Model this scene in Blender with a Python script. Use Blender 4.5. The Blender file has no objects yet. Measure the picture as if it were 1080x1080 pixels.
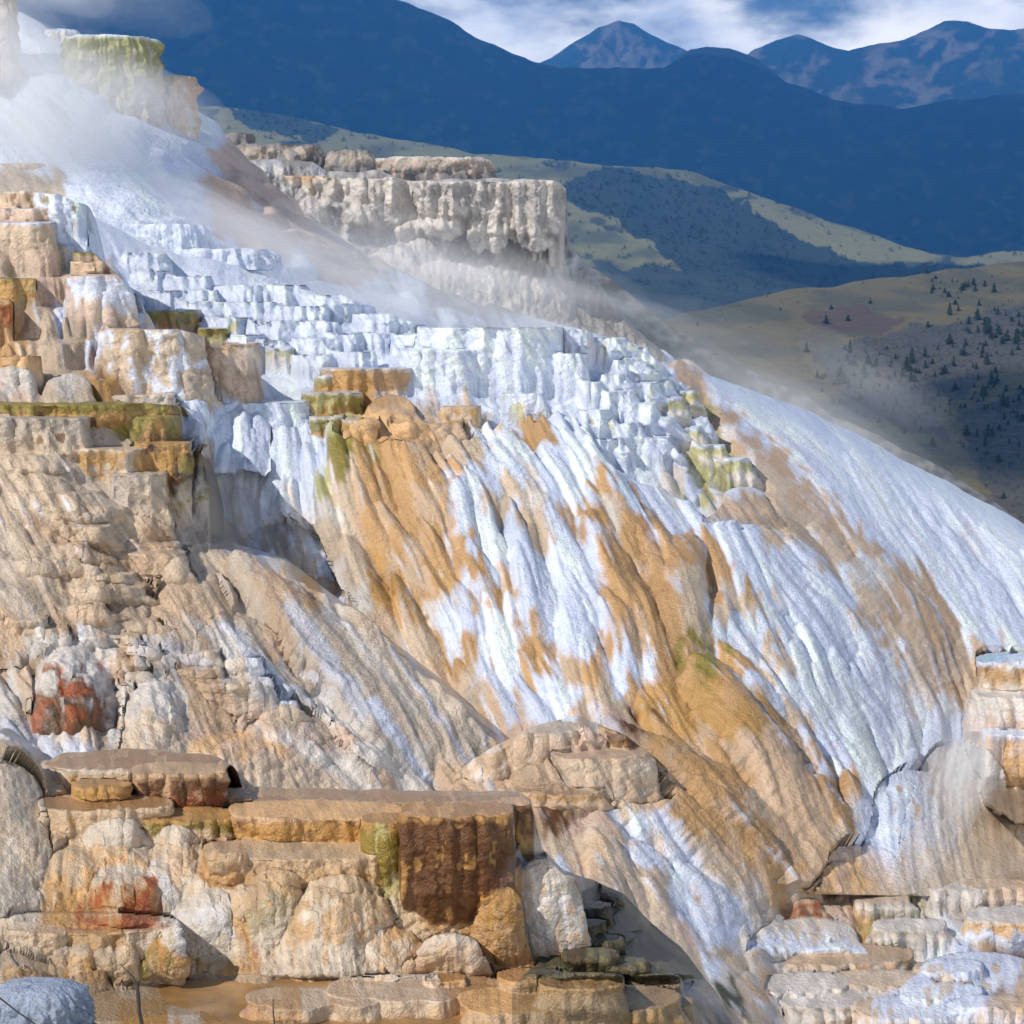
import bpy, math, random
import numpy as np
rng = np.random.default_rng(7)
random.seed(7)
C = bpy.context.scene.collection

# ------------------------------------------------------------------ camera maths
F = 2015.3; PITCH = math.atan(210/F); cp, sp = math.cos(PITCH), math.sin(PITCH)
def ray(u, v):
    x = (np.asarray(u, float)-540)/F; z = (540-np.asarray(v, float))/F
    return x, cp+z*sp, -sp+z*cp
def pt(u, v, D):
    x, y, z = ray(u, v); t = D/y
    return np.stack([x*t, y*t, z*t], -1)
def sc(D): return D/F            # metres per photo pixel at distance D

# ------------------------------------------------------------------ noise
_p = np.random.default_rng(3).integers(0, 256, 4096)
def _h(ix, iy, iz, s):
    a = _p[(ix + s*17) & 4095]; a = _p[(a*13 + iy*57) & 4095]; return _p[(a*7 + iz*131) & 4095]
def vn3(x, y, z, s=0):
    ix = np.floor(x).astype(int); iy = np.floor(y).astype(int); iz = np.floor(z).astype(int)
    fx, fy, fz = x-ix, y-iy, z-iz
    fx = fx*fx*(3-2*fx); fy = fy*fy*(3-2*fy); fz = fz*fz*(3-2*fz)
    r = 0
    for a in (0, 1):
        for b in (0, 1):
            for c in (0, 1):
                w = (fx if a else 1-fx)*(fy if b else 1-fy)*(fz if c else 1-fz)
                r = r + w*_h(ix+a, iy+b, iz+c, s)
    return r/127.5-1
def vn2(x, y, s=0):
    ix = np.floor(x).astype(int); iy = np.floor(y).astype(int)
    fx, fy = x-ix, y-iy
    fx = fx*fx*(3-2*fx); fy = fy*fy*(3-2*fy)
    r = 0
    for a in (0, 1):
        for b in (0, 1):
            r = r + (fx if a else 1-fx)*(fy if b else 1-fy)*_h(ix+a, iy+b, 0*ix, s)
    return r/127.5-1
def fbm2(x, y, o=4, s=0, g=.5):
    r = 0; a = 1; t = 0
    for k in range(o):
        r = r + a*vn2(x*2**k+k*31.7, y*2**k-k*17.3, s+k); t += a; a *= g
    return r/t
def fbm3(x, y, z, o=3, s=0, g=.5):
    r = 0; a = 1; t = 0
    for k in range(o):
        r = r + a*vn3(x*2**k+k*9.7, y*2**k, z*2**k-k*7.3, s+k); t += a; a *= g
    return r/t
def ridged2(x, y, o=5, s=0):
    r = 0; a = 1; t = 0
    for k in range(o):
        n = 1-abs(vn2(x*2**k+k*11.1, y*2**k+k*5.7, s+k)); r = r + a*n*n; t += a; a *= .5
    return r/t
def worley2(x, y, s=0):
    ix = np.floor(x).astype(int); iy = np.floor(y).astype(int)
    d1 = np.full(np.shape(x), 9.); d2 = d1.copy()
    for a in (-1, 0, 1):
        for b in (-1, 0, 1):
            hx = _h(ix+a, iy+b, 0*ix, s)/255.; hy = _h(ix+a, iy+b, 0*ix+1, s+5)/255.
            d = np.hypot(ix+a+hx-x, iy+b+hy-y)
            n2 = np.minimum(d2, np.maximum(d1, d)); d1 = np.minimum(d1, d); d2 = n2
    return d1, d2
def sstep(a, b, x):
    t = np.clip((x-a)/(b-a), 0, 1); return t*t*(3-2*t)
def lerp(a, b, t): return a+(b-a)*t

# ------------------------------------------------------------------ palette (base colours)
PAL = dict(W=(.62,.70,.88), w=(.60,.565,.53), c=(.54,.435,.325), t=(.50,.365,.25), g=(.43,.375,.32),
           p=(.56,.42,.34), o=(.48,.295,.135), y=(.44,.26,.09), r=(.30,.075,.02), k=(.115,.05,.018),
           l=(.23,.19,.035), L=(.42,.41,.19), d=(.055,.062,.035), s=(.20,.20,.21), b=(.50,.62,.85), q=(.62,.40,.20), e=(.50,.425,.345))
PAL = {k: np.array(v) for k, v in PAL.items()}

# palette index of each 30 px cell of the slope, row by row (0 white, 1 off white, 2 cream, 3 tan, 4 grey, 5 pink, 6 ochre, 7 golden, 8 rust, 9 dark brown, 10 olive, 11 yellow green, 12 mossy, 13 scree)
KEYS = ['W', 'w', 'c', 't', 'g', 'p', 'o', 'y', 'r', 'k', 'l', 'L', 'd', 's', 'b', 'q', 'e']
MAP = [
    [0, 0, 0, 0, 0, 0, 0, 0, 5, 5, 5, 13, 13, 13, 13, 13, 13, 13, 13, 13, 13, 13, 13, 13, 13, 13, 13, 13, 13, 13, 13, 13, 13, 13, 13, 13],
    [0, 0, 0, 0, 0, 0, 0, 0, 5, 5, 5, 13, 13, 13, 13, 13, 13, 13, 13, 13, 13, 13, 13, 13, 13, 13, 13, 13, 13, 13, 13, 13, 13, 13, 13, 13],
    [0, 0, 0, 0, 0, 0, 0, 0, 5, 5, 5, 13, 13, 13, 13, 13, 13, 13, 13, 13, 13, 13, 13, 13, 13, 13, 13, 13, 13, 13, 13, 13, 13, 13, 13, 13],
    [0, 0, 0, 0, 0, 0, 0, 0, 5, 5, 5, 13, 13, 13, 13, 13, 13, 13, 13, 13, 13, 13, 13, 13, 13, 13, 13, 13, 13, 13, 13, 13, 13, 13, 13, 13],
    [0, 0, 0, 0, 0, 0, 0, 0, 5, 5, 5, 13, 13, 13, 13, 13, 13, 13, 13, 13, 13, 13, 13, 13, 13, 13, 13, 13, 13, 13, 13, 13, 13, 13, 13, 13],
    [0, 0, 0, 0, 0, 0, 0, 0, 5, 5, 5, 2, 13, 13, 13, 13, 13, 13, 13, 13, 13, 13, 13, 13, 13, 13, 13, 13, 13, 13, 13, 13, 13, 13, 13, 13],
    [4, 4, 0, 0, 0, 0, 0, 5, 5, 5, 5, 2, 2, 2, 4, 4, 4, 4, 4, 4, 13, 13, 13, 13, 13, 13, 13, 13, 13, 13, 13, 13, 13, 13, 13, 13],
    [5, 4, 0, 0, 0, 0, 0, 5, 5, 5, 5, 4, 4, 4, 4, 4, 4, 4, 4, 4, 13, 13, 13, 13, 13, 13, 13, 13, 13, 13, 13, 13, 13, 13, 13, 13],
    [4, 2, 2, 0, 0, 0, 0, 0, 5, 5, 5, 4, 4, 4, 4, 4, 4, 4, 4, 4, 4, 13, 13, 13, 13, 13, 13, 13, 13, 13, 13, 13, 13, 13, 13, 13],
    [2, 5, 2, 3, 0, 0, 0, 0, 0, 0, 0, 4, 4, 4, 4, 4, 4, 4, 4, 4, 4, 4, 13, 13, 13, 13, 13, 13, 13, 13, 13, 13, 13, 13, 13, 13],
    [3, 2, 0, 3, 4, 0, 0, 0, 0, 0, 0, 0, 0, 0, 0, 13, 13, 13, 13, 13, 13, 13, 13, 13, 13, 13, 13, 13, 13, 13, 13, 13, 13, 13, 13, 13],
    [6, 2, 2, 0, 2, 2, 0, 3, 0, 0, 0, 0, 0, 0, 0, 0, 0, 0, 0, 0, 0, 0, 0, 0, 13, 13, 13, 13, 13, 13, 13, 13, 13, 13, 13, 13],
    [6, 2, 5, 7, 2, 0, 0, 3, 0, 0, 0, 0, 0, 0, 0, 0, 0, 0, 0, 0, 0, 0, 0, 0, 3, 0, 13, 13, 13, 13, 13, 13, 13, 13, 13, 13],
    [2, 5, 2, 7, 3, 0, 0, 3, 0, 0, 0, 6, 6, 0, 0, 0, 0, 0, 0, 0, 0, 0, 0, 0, 3, 0, 0, 0, 0, 13, 13, 13, 13, 13, 13, 13],
    [10, 10, 10, 10, 4, 2, 0, 0, 0, 0, 0, 11, 7, 3, 2, 3, 2, 0, 6, 0, 0, 0, 0, 0, 11, 3, 0, 0, 0, 0, 0, 0, 13, 13, 13, 13],
    [2, 4, 4, 4, 4, 4, 4, 0, 0, 0, 0, 0, 11, 6, 3, 2, 2, 0, 6, 0, 0, 0, 0, 0, 11, 11, 3, 0, 0, 0, 0, 0, 0, 0, 0, 0],
    [2, 2, 4, 4, 4, 7, 9, 0, 0, 0, 0, 0, 10, 6, 6, 3, 0, 2, 3, 0, 0, 0, 0, 1, 11, 11, 1, 3, 0, 0, 0, 0, 0, 0, 0, 0],
    [2, 2, 2, 4, 4, 7, 7, 0, 0, 0, 0, 11, 2, 6, 6, 6, 3, 2, 1, 0, 2, 6, 0, 0, 0, 1, 2, 2, 3, 0, 0, 0, 0, 0, 0, 0],
    [2, 3, 3, 2, 2, 3, 4, 4, 0, 0, 1, 1, 2, 3, 6, 3, 0, 0, 2, 0, 6, 1, 6, 0, 0, 0, 0, 2, 2, 3, 0, 0, 0, 0, 0, 0],
    [4, 2, 3, 3, 3, 3, 4, 4, 0, 0, 1, 2, 2, 6, 3, 6, 2, 0, 0, 0, 3, 6, 6, 3, 6, 0, 0, 0, 0, 2, 3, 0, 0, 0, 0, 0],
    [4, 2, 2, 2, 2, 3, 3, 2, 4, 3, 4, 1, 2, 7, 3, 6, 6, 0, 0, 2, 0, 6, 6, 6, 6, 6, 0, 0, 0, 0, 1, 2, 3, 0, 0, 0],
    [4, 2, 3, 3, 2, 2, 3, 4, 4, 3, 6, 1, 1, 7, 6, 0, 2, 6, 0, 0, 2, 6, 6, 6, 2, 2, 2, 0, 0, 0, 2, 3, 3, 0, 0, 0],
    [3, 1, 1, 0, 2, 2, 2, 0, 4, 3, 4, 4, 4, 3, 2, 7, 0, 2, 6, 2, 0, 6, 3, 6, 2, 0, 0, 0, 0, 0, 0, 2, 3, 3, 0, 0],
    [3, 1, 2, 3, 3, 1, 3, 3, 1, 1, 4, 4, 4, 4, 2, 3, 6, 2, 6, 3, 6, 0, 0, 6, 10, 6, 0, 2, 0, 0, 0, 0, 2, 2, 3, 0],
    [0, 3, 3, 3, 1, 1, 3, 3, 2, 1, 1, 0, 4, 4, 4, 4, 2, 0, 0, 3, 2, 0, 6, 7, 7, 6, 2, 0, 0, 0, 0, 0, 1, 2, 2, 1],
    [0, 2, 2, 2, 1, 1, 5, 3, 5, 5, 1, 0, 0, 4, 4, 4, 4, 3, 0, 0, 3, 2, 9, 7, 7, 7, 7, 2, 0, 0, 0, 0, 0, 0, 0, 1],
    [2, 0, 0, 3, 3, 6, 6, 5, 5, 5, 5, 5, 1, 0, 0, 4, 4, 3, 5, 5, 5, 5, 3, 6, 7, 7, 7, 7, 0, 0, 0, 0, 0, 0, 1, 2],
    [4, 4, 2, 3, 3, 3, 3, 3, 3, 3, 1, 1, 1, 0, 0, 3, 3, 3, 3, 3, 3, 2, 2, 3, 6, 6, 7, 7, 6, 0, 0, 0, 0, 0, 2, 2],
    [4, 2, 2, 2, 2, 3, 3, 3, 9, 3, 3, 3, 3, 3, 3, 3, 3, 3, 3, 9, 5, 5, 4, 3, 6, 6, 2, 3, 3, 6, 0, 0, 0, 0, 2, 2],
    [4, 2, 2, 1, 1, 2, 2, 3, 3, 3, 3, 3, 7, 7, 9, 9, 9, 9, 1, 2, 2, 4, 0, 4, 4, 3, 6, 3, 3, 2, 0, 0, 6, 0, 2, 2],
    [4, 0, 2, 1, 1, 1, 1, 2, 1, 3, 3, 3, 3, 7, 9, 9, 9, 9, 0, 0, 3, 4, 4, 0, 4, 2, 3, 6, 3, 6, 5, 0, 3, 1, 2, 2],
    [0, 2, 2, 2, 2, 2, 1, 1, 0, 3, 6, 1, 5, 11, 2, 6, 8, 6, 4, 0, 12, 12, 2, 0, 0, 2, 2, 3, 2, 5, 5, 2, 11, 1, 1, 0],
    [3, 3, 2, 2, 2, 1, 0, 0, 6, 4, 6, 6, 5, 1, 2, 2, 6, 6, 4, 0, 12, 12, 4, 5, 0, 0, 1, 1, 9, 3, 7, 11, 1, 0, 1, 3],
    [4, 4, 7, 4, 7, 7, 7, 1, 3, 6, 6, 5, 5, 1, 1, 4, 5, 6, 4, 4, 8, 3, 12, 12, 2, 4, 1, 1, 2, 2, 2, 10, 1, 0, 0, 9],
    [2, 2, 1, 2, 2, 3, 3, 2, 3, 3, 3, 3, 3, 3, 6, 8, 8, 6, 3, 3, 3, 3, 12, 2, 0, 1, 3, 3, 4, 3, 1, 0, 0, 0, 0, 2],
    [13, 13, 13, 2, 7, 7, 1, 7, 7, 4, 4, 6, 6, 6, 7, 7, 6, 6, 3, 7, 3, 3, 3, 3, 12, 12, 2, 1, 1, 3, 3, 3, 4, 4, 0, 3],
]
for r_ in range(16, 25):
    for c_ in range(16, 23):
        if MAP[r_][c_] in (2, 3) and (r_*3+c_) % 4: MAP[r_][c_] = 0          # broad white sheets between the golden streaks
for r_ in (26, 27):
    for c_ in range(22, 28):
        if MAP[r_][c_] == 7: MAP[r_][c_] = 3
for r_ in range(30, 36):
    for c_ in range(20, 25):
        if MAP[r_][c_] == 12: MAP[r_][c_] = 2
for r_ in range(19, 35):
    for c_ in range(0, 36):
        if r_ >= 28 and MAP[r_][c_] == 4 and 19 < c_ < 29: MAP[r_][c_] = 2
    for c_ in range(0, 16 if r_ < 27 else 18):
        if MAP[r_][c_] == 0: MAP[r_][c_] = 1
        if MAP[r_][c_] == 4 and r_ < 28 and c_ < 30-r_*0: MAP[r_][c_] = 16
IDX = np.array([[PAL[KEYS[i]] for i in r] for r in MAP])

# ------------------------------------------------------------------ rasters in photo space used only to LAY OUT surface detail
ST = 1.5; U0, V0, U1, V1 = -150, -80, 1230, 1230
gu = np.arange(U0, U1, ST); gv = np.arange(V0, V1, ST)
GU, GV = np.meshgrid(gu, gv); H, W_ = GU.shape
def smp(A, u, v):
    x = np.clip((u-U0)/ST, 0, W_-1.001); y = np.clip((v-V0)/ST, 0, H-1.001)
    ix = x.astype(int); iy = y.astype(int); fx = x-ix; fy = y-iy
    if A.ndim == 3: fx = fx[..., None]; fy = fy[..., None]
    return (A[iy, ix]*(1-fx)+A[iy, ix+1]*fx)*(1-fy)+(A[iy+1, ix]*(1-fx)+A[iy+1, ix+1]*fx)*fy
# flow directions (u, v, du, dv)
FL = [(60,80,.8,.6),(200,200,.8,.5),(300,250,.8,.4),(60,350,.2,1),(170,380,.3,1),(230,390,.5,1),(250,470,-.1,1),(300,500,-.1,1),(350,520,.15,1),
      (420,470,.5,1),(430,560,.45,1),(480,620,.45,1),(370,620,.35,1),(520,520,.4,1),(560,450,.5,1),(600,560,.45,1),(560,650,.1,1),(620,650,.45,1),
      (650,470,.6,1),(700,560,.4,1),(720,640,.25,1),(740,740,.7,1),(800,620,.45,1),(820,720,.4,1),(860,800,.35,1),(900,850,.15,1),(960,880,0,1),
      (760,430,1,.9),(850,500,.9,1),(950,560,.8,1),(1040,620,.75,1),(900,620,.75,1),(980,700,.6,1),(1100,650,.8,1),(780,820,.8,1),(700,790,.7,1),(860,900,.7,1),
      (60,560,.5,1),(150,560,.8,.8),(240,620,.8,.9),(330,680,.75,1),(420,740,.7,1),(480,790,.7,1),(200,700,.5,1),(100,640,.4,1),(30,620,.5,1),(30,760,.6,1),
      (330,780,.75,.9),(20,880,.1,1),(130,760,.1,1),(250,780,.2,1),(560,820,.3,1),(640,860,.6,1),(720,930,.6,1),(700,1000,.6,.9),(800,1040,.6,.7),
      (950,980,.3,1),(1050,980,.3,1),(1050,860,.1,1),(1010,820,-.3,1),(150,920,0,1),(300,950,.1,1),(500,950,0,1),(580,960,.1,1)]
fu = np.zeros_like(GU); fv = np.zeros_like(GU); wt = np.zeros_like(GU)
for (a, b, c, d) in FL:
    n = math.hypot(c, d); w = 1/(((GU-a)**2+(GV-b)**2)+600)**1.6
    fu += w*c/n; fv += w*d/n; wt += w
wa = fbm2(GU/70, GV/70, 3, 40)*.35
fu, fv = fu/wt, fv/wt
fu, fv = fu-wa*fv, fv+wa*fu
n = np.hypot(fu, fv)+1e-6; fu /= n; fv /= n
def lic(A, L, step=2.0):
    acc = A.copy().astype(float); cnt = 1.
    for sgn in (1, -1):
        u = GU.copy(); v = GV.copy()
        for k in range(int(L/step/2)):
            u += sgn*step*smp(fu, u, v); v += sgn*step*smp(fv, u, v)
            acc += smp(A, u, v); cnt += 1
    return acc/cnt
def norm(a): a = a-a.mean(); return a/(a.std()+1e-9)
def lic_across(A, L, step=1.5):
    acc = A.copy().astype(float); cnt = 1.
    for sgn in (1, -1):
        u = GU.copy(); v = GV.copy()
        for k in range(int(L/step/2)):
            u -= sgn*step*smp(fv, u, v); v += sgn*step*smp(fu, u, v); acc += smp(A, u, v); cnt += 1
    return acc/cnt
SP = norm(lic_across(vn2(GU/2.6, GV/2.6, 58), 14))                       # tiny stepped ripples across the flow
S1 = norm(lic(rng.normal(size=GU.shape), 36, 1.5))                       # hair-fine streaks
S2 = norm(lic(vn2(GU/4.5, GV/4.5, 51), 60, 2.5))
S3 = norm(lic(vn2(GU/11, GV/11, 52), 110, 4))
S4 = norm(lic(vn2(GU/24, GV/24, 53), 150, 5))

# petals: overlapping flow lobes; height + a colour jitter of their own
PET = np.zeros_like(GU); PETC = np.zeros_like(GU)
def petal(path, r0, r1, h, idn):
    xs = [q[0] for q in path]; ys = [q[1] for q in path]; m = max(r0, r1)+4
    i0 = max(0, int((min(xs)-m-U0)/ST)); i1 = min(W_, int((max(xs)+m-U0)/ST)+1)
    j0 = max(0, int((min(ys)-m-V0)/ST)); j1 = min(H, int((max(ys)+m-V0)/ST)+1)
    if i1 <= i0+1 or j1 <= j0+1: return
    X = GU[j0:j1, i0:i1]; Y = GV[j0:j1, i0:i1]; n = len(path); best = np.zeros(X.shape)
    wob = 1+.18*fbm2(X/9+idn*3.1, Y/9, 2, 80)
    for k, (a, b) in enumerate(path):
        t = k/max(1, n-1); r = (r0+(r1-r0)*t**.8)*wob
        q = 1-((X-a)**2+(Y-b)**2)/(r*r)
        best = np.maximum(best, np.sqrt(np.maximum(q, 0))*h*(.55+.45*math.sin(math.pi*(.25+.65*t))))
    P_ = PET[j0:j1, i0:i1]; top = best > P_
    PETC[j0:j1, i0:i1][top] = idn
    PET[j0:j1, i0:i1] = np.maximum(P_, best)
def fields(U, V): return (smp(PET, U, V)+pustule(U, V),)+tuple(smp(A, U, V) for A in (S1, S2, S3, S4, SP))
def pustule(U, V):
    a = smp(PUS, U, V); x = U+3*fbm2(U/9, V/9, 2, 81); y = V+3*fbm2(U/9, V/9, 2, 82)
    return a*((.55-worley2(x/13, y/11, 83)[0])*5+(.5-worley2(x/6, y/5.5, 84)[0])*2.4)
def inpoly(u, v, poly):
    c = np.zeros(np.shape(u), bool); n = len(poly)
    for i in range(n):
        x1, y1 = poly[i]; x2, y2 = poly[(i+1) % n]
        if y1 == y2: continue
        c ^= ((y1 > v) != (y2 > v)) & (u < (x2-x1)*(v-y1)/(y2-y1)+x1)
    return c
def petals(poly, n, r0, r1, L, h, seed):
    rg = np.random.default_rng(seed); us = [p[0] for p in poly]; vs = [p[1] for p in poly]; k = 0; pr = []
    while k < n:
        u = rg.uniform(min(us), max(us)); v = rg.uniform(min(vs), max(vs))
        if inpoly(np.array(u), np.array(v), poly): pr.append((v, u)); k += 1
    pr.sort()
    for (v, u) in pr:
        path = [(u, v)]; Lk = L*rg.uniform(.5, 1.5); m = rg.uniform(.6, 1.3)
        for q in range(int(Lk/3)):
            a = smp(fu, np.array([path[-1][0]]), np.array([path[-1][1]]))[0]; b = smp(fv, np.array([path[-1][0]]), np.array([path[-1][1]]))[0]
            path.append((path[-1][0]+3*a, path[-1][1]+3*b))
        petal(path, r0*m, r1*m, h*m*rg.uniform(.7, 1.2), rg.uniform(1, 100))
MOUND = [(330,440),(440,440),(600,440),(700,560),(900,840),(860,900),(700,800),(560,760),(340,640)]
petals(MOUND, 210, 5, 20, 90, 11, 1)
petals([(560,420),(680,430),(800,520),(960,680),(1020,900),(900,880),(760,700),(640,540)], 170, 4, 13, 100, 6, 2)
petals([(740,400),(860,450),(1200,640),(1200,800),(1020,690),(860,520)], 70, 4, 16, 150, 5, 3)
petals([(-100,450),(180,560),(330,640),(540,780),(480,840),(200,800),(-100,800)], 120, 6, 20, 80, 9, 4)
petals([(560,790),(660,790),(860,930),(780,1080),(640,1000)], 60, 6, 22, 90, 9, 5)
petals([(-100,220),(90,260),(270,390),(200,420),(-100,420)], 60, 5, 15, 40, 7, 6)
petals([(200,400),(420,430),(350,600),(210,560)], 60, 3, 12, 60, 6, 7)
petals([(790,950),(1200,940),(1200,1200),(800,1200)], 40, 8, 22, 26, 6, 8)
petals([(420,900),(620,920),(700,1060),(480,1060)], 30, 8, 18, 20, 6, 9)
def dome(u, v, ru, rv, h, idn=50):
    m = ((GU-u)/ru)**2+((GV-v)/rv)**2; b = np.sqrt(np.maximum(1-m, 0))*h
    t = b > PET; PETC[t] = idn; np.copyto(PET, np.maximum(PET, b))
def path(pts, n=24):
    pts = np.array(pts, float); t = np.linspace(0, len(pts)-1, n); i = np.arange(len(pts))
    return list(zip(np.interp(t, i, pts[:, 0]), np.interp(t, i, pts[:, 1])))
# large lobes that the photograph shows one by one: (path, start radius, end radius, relief)
for p_, a_, b_, h_ in [([(372,582),(378,640),(400,720)],10,52,20), ([(300,560),(330,600),(360,650)],12,34,14), ([(722,588),(716,640),(722,690)],24,34,16), ([(756,640),(752,690)],14,20,10),
    ([(735,722),(770,780),(830,850),(870,900)],26,46,24), ([(655,780),(720,820),(800,880),(850,920)],12,40,16), ([(700,850),(760,900),(800,940)],20,40,14),
    ([(560,560),(556,640),(548,740)],8,34,12), ([(480,520),(490,600),(500,690)],14,26,12), ([(620,560),(650,620),(680,700)],16,40,14), ([(600,620),(610,700),(620,760)],10,34,12), ([(520,480),(560,540),(600,600)],12,28,12),
    ([(420,500),(440,560),(460,640),(500,720)],12,26,10), ([(400,430),(420,480)],20,34,12), ([(860,560),(920,640),(980,740)],10,34,8), ([(960,800),(950,860),(970,905)],8,44,14), ([(880,700),(900,780),(915,850)],10,30,8),
    ([(120,620),(180,680),(220,740)],16,50,14), ([(250,600),(330,680),(440,780)],14,46,16),
    ([(74,716),(80,742)],36,40,26), ([(160,722),(168,765)],26,32,18), ([(230,800),(262,822)],34,44,16), ([(300,772),(330,800)],26,38,14), ([(190,600),(215,640)],24,34,18),
    ([(122,890),(124,902)],32,34,20), ([(128,928),(130,948)],40,38,26), ([(86,908),(90,942)],24,28,16), ([(184,890),(184,915)],18,22,14), ([(168,905),(172,960)],14,22,16), ([(236,900),(236,912)],24,24,16), ([(212,936),(212,946)],15,17,10),
    ([(226,958),(224,984)],30,38,20), ([(262,950),(264,996)],18,26,18), ([(292,936),(296,985)],24,30,14), ([(340,964),(340,978)],30,30,18), ([(352,940),(372,990)],30,52,20), ([(318,1004),(322,1012)],26,26,12), ([(392,992),(416,1016)],24,36,16),
    ([(100,1008),(100,1030)],22,26,16), ([(136,1010),(138,1028)],16,22,14), ([(30,1012),(30,1034)],26,30,16), ([(184,996),(190,1012)],28,30,18), ([(214,1010),(216,1026)],22,26,14), ([(250,1012),(264,1022)],20,28,10),
    ([(10,820),(14,900)],36,44,20), ([(-10,920),(0,960)],40,46,18), ([(60,840),(64,950)],12,22,8), ([(180,640),(260,720),(340,800)],16,40,12), ([(20,600),(60,680),(90,760)],18,40,14), ([(330,650),(420,730),(500,810)],12,34,12)]:
    petal(path(p_), a_, b_, h_, a_*1.7+h_)
# colour raster
def basecol(u, v):
    x = np.clip(u/30-.5, 0, 34.999); y = np.clip(v/30-.5, 0, 34.999)
    ix = x.astype(int); iy = y.astype(int)
    fx = sstep(.3, .7, x-ix)[..., None]; fy = sstep(.3, .7, y-iy)[..., None]
    return (IDX[iy, ix]*(1-fx)+IDX[iy, ix+1]*fx)*(1-fy)+(IDX[iy+1, ix]*(1-fx)+IDX[iy+1, ix+1]*fx)*fy
al = S2*4+S3*6+S4*4
al = al+S1*1.6
wu = GU+fbm2(GU/35, GV/35, 4, 60)*14+fbm2(GU/9, GV/9, 3, 62)*6+al*fu
wv = GV+fbm2(GU/35, GV/35, 4, 66)*14+fbm2(GU/9, GV/9, 3, 64)*5+al*fv
COL = basecol(wu+13*np.sin(PETC*7.1)*(PET > .8), wv+15*np.cos(PETC*5.3)*(PET > .8))
COL = lic(COL, 4, 2)
def stroke(pts, wid, col, op=1., streak=.5):
    """colour along a polyline, feathered by the flow streaks"""
    pts = np.array(pts, float); col = PAL[col] if isinstance(col, str) else np.array(col); m = wid*2+6
    i0, i1 = int(max(0, (pts[:, 0].min()-m-U0)/ST)), int((pts[:, 0].max()+m-U0)/ST)+2; j0, j1 = int(max(0, (pts[:, 1].min()-m-V0)/ST)), int((pts[:, 1].max()+m-V0)/ST)+2
    sl_ = (slice(j0, j1), slice(i0, i1)); X, Y = GU[sl_], GV[sl_]
    d = np.full(X.shape, 1e9); wx = X+fbm2(X/12, Y/12, 3, 70)*wid*.45; wy = Y+fbm2(X/12, Y/12, 3, 75)*wid*.45
    for i in range(max(1, len(pts)-1)):
        a = pts[i]; b = pts[min(i+1, len(pts)-1)]; ab = b-a; L = (ab**2).sum()+1e-6
        t = np.clip(((wx-a[0])*ab[0]+(wy-a[1])*ab[1])/L, 0, 1)
        d = np.minimum(d, np.hypot(wx-a[0]-t*ab[0], wy-a[1]-t*ab[1]))
    m = (sstep(wid*.5*1.35, wid*.5*.4, d+(S2[sl_]*.5+S3[sl_]*.5)*wid*.22*streak)*op)[..., None]
    COL[sl_] = COL[sl_]*(1-m)+col*m
PUS = np.zeros_like(GU)
def pus(u, v, ru, rv, a):
    global PUS
    PUS = np.maximum(PUS, a*sstep(1, .6, np.hypot((GU-u)/ru, (GV-v)/rv)+.15*fbm2(GU/15, GV/15, 2, 78)))
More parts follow.
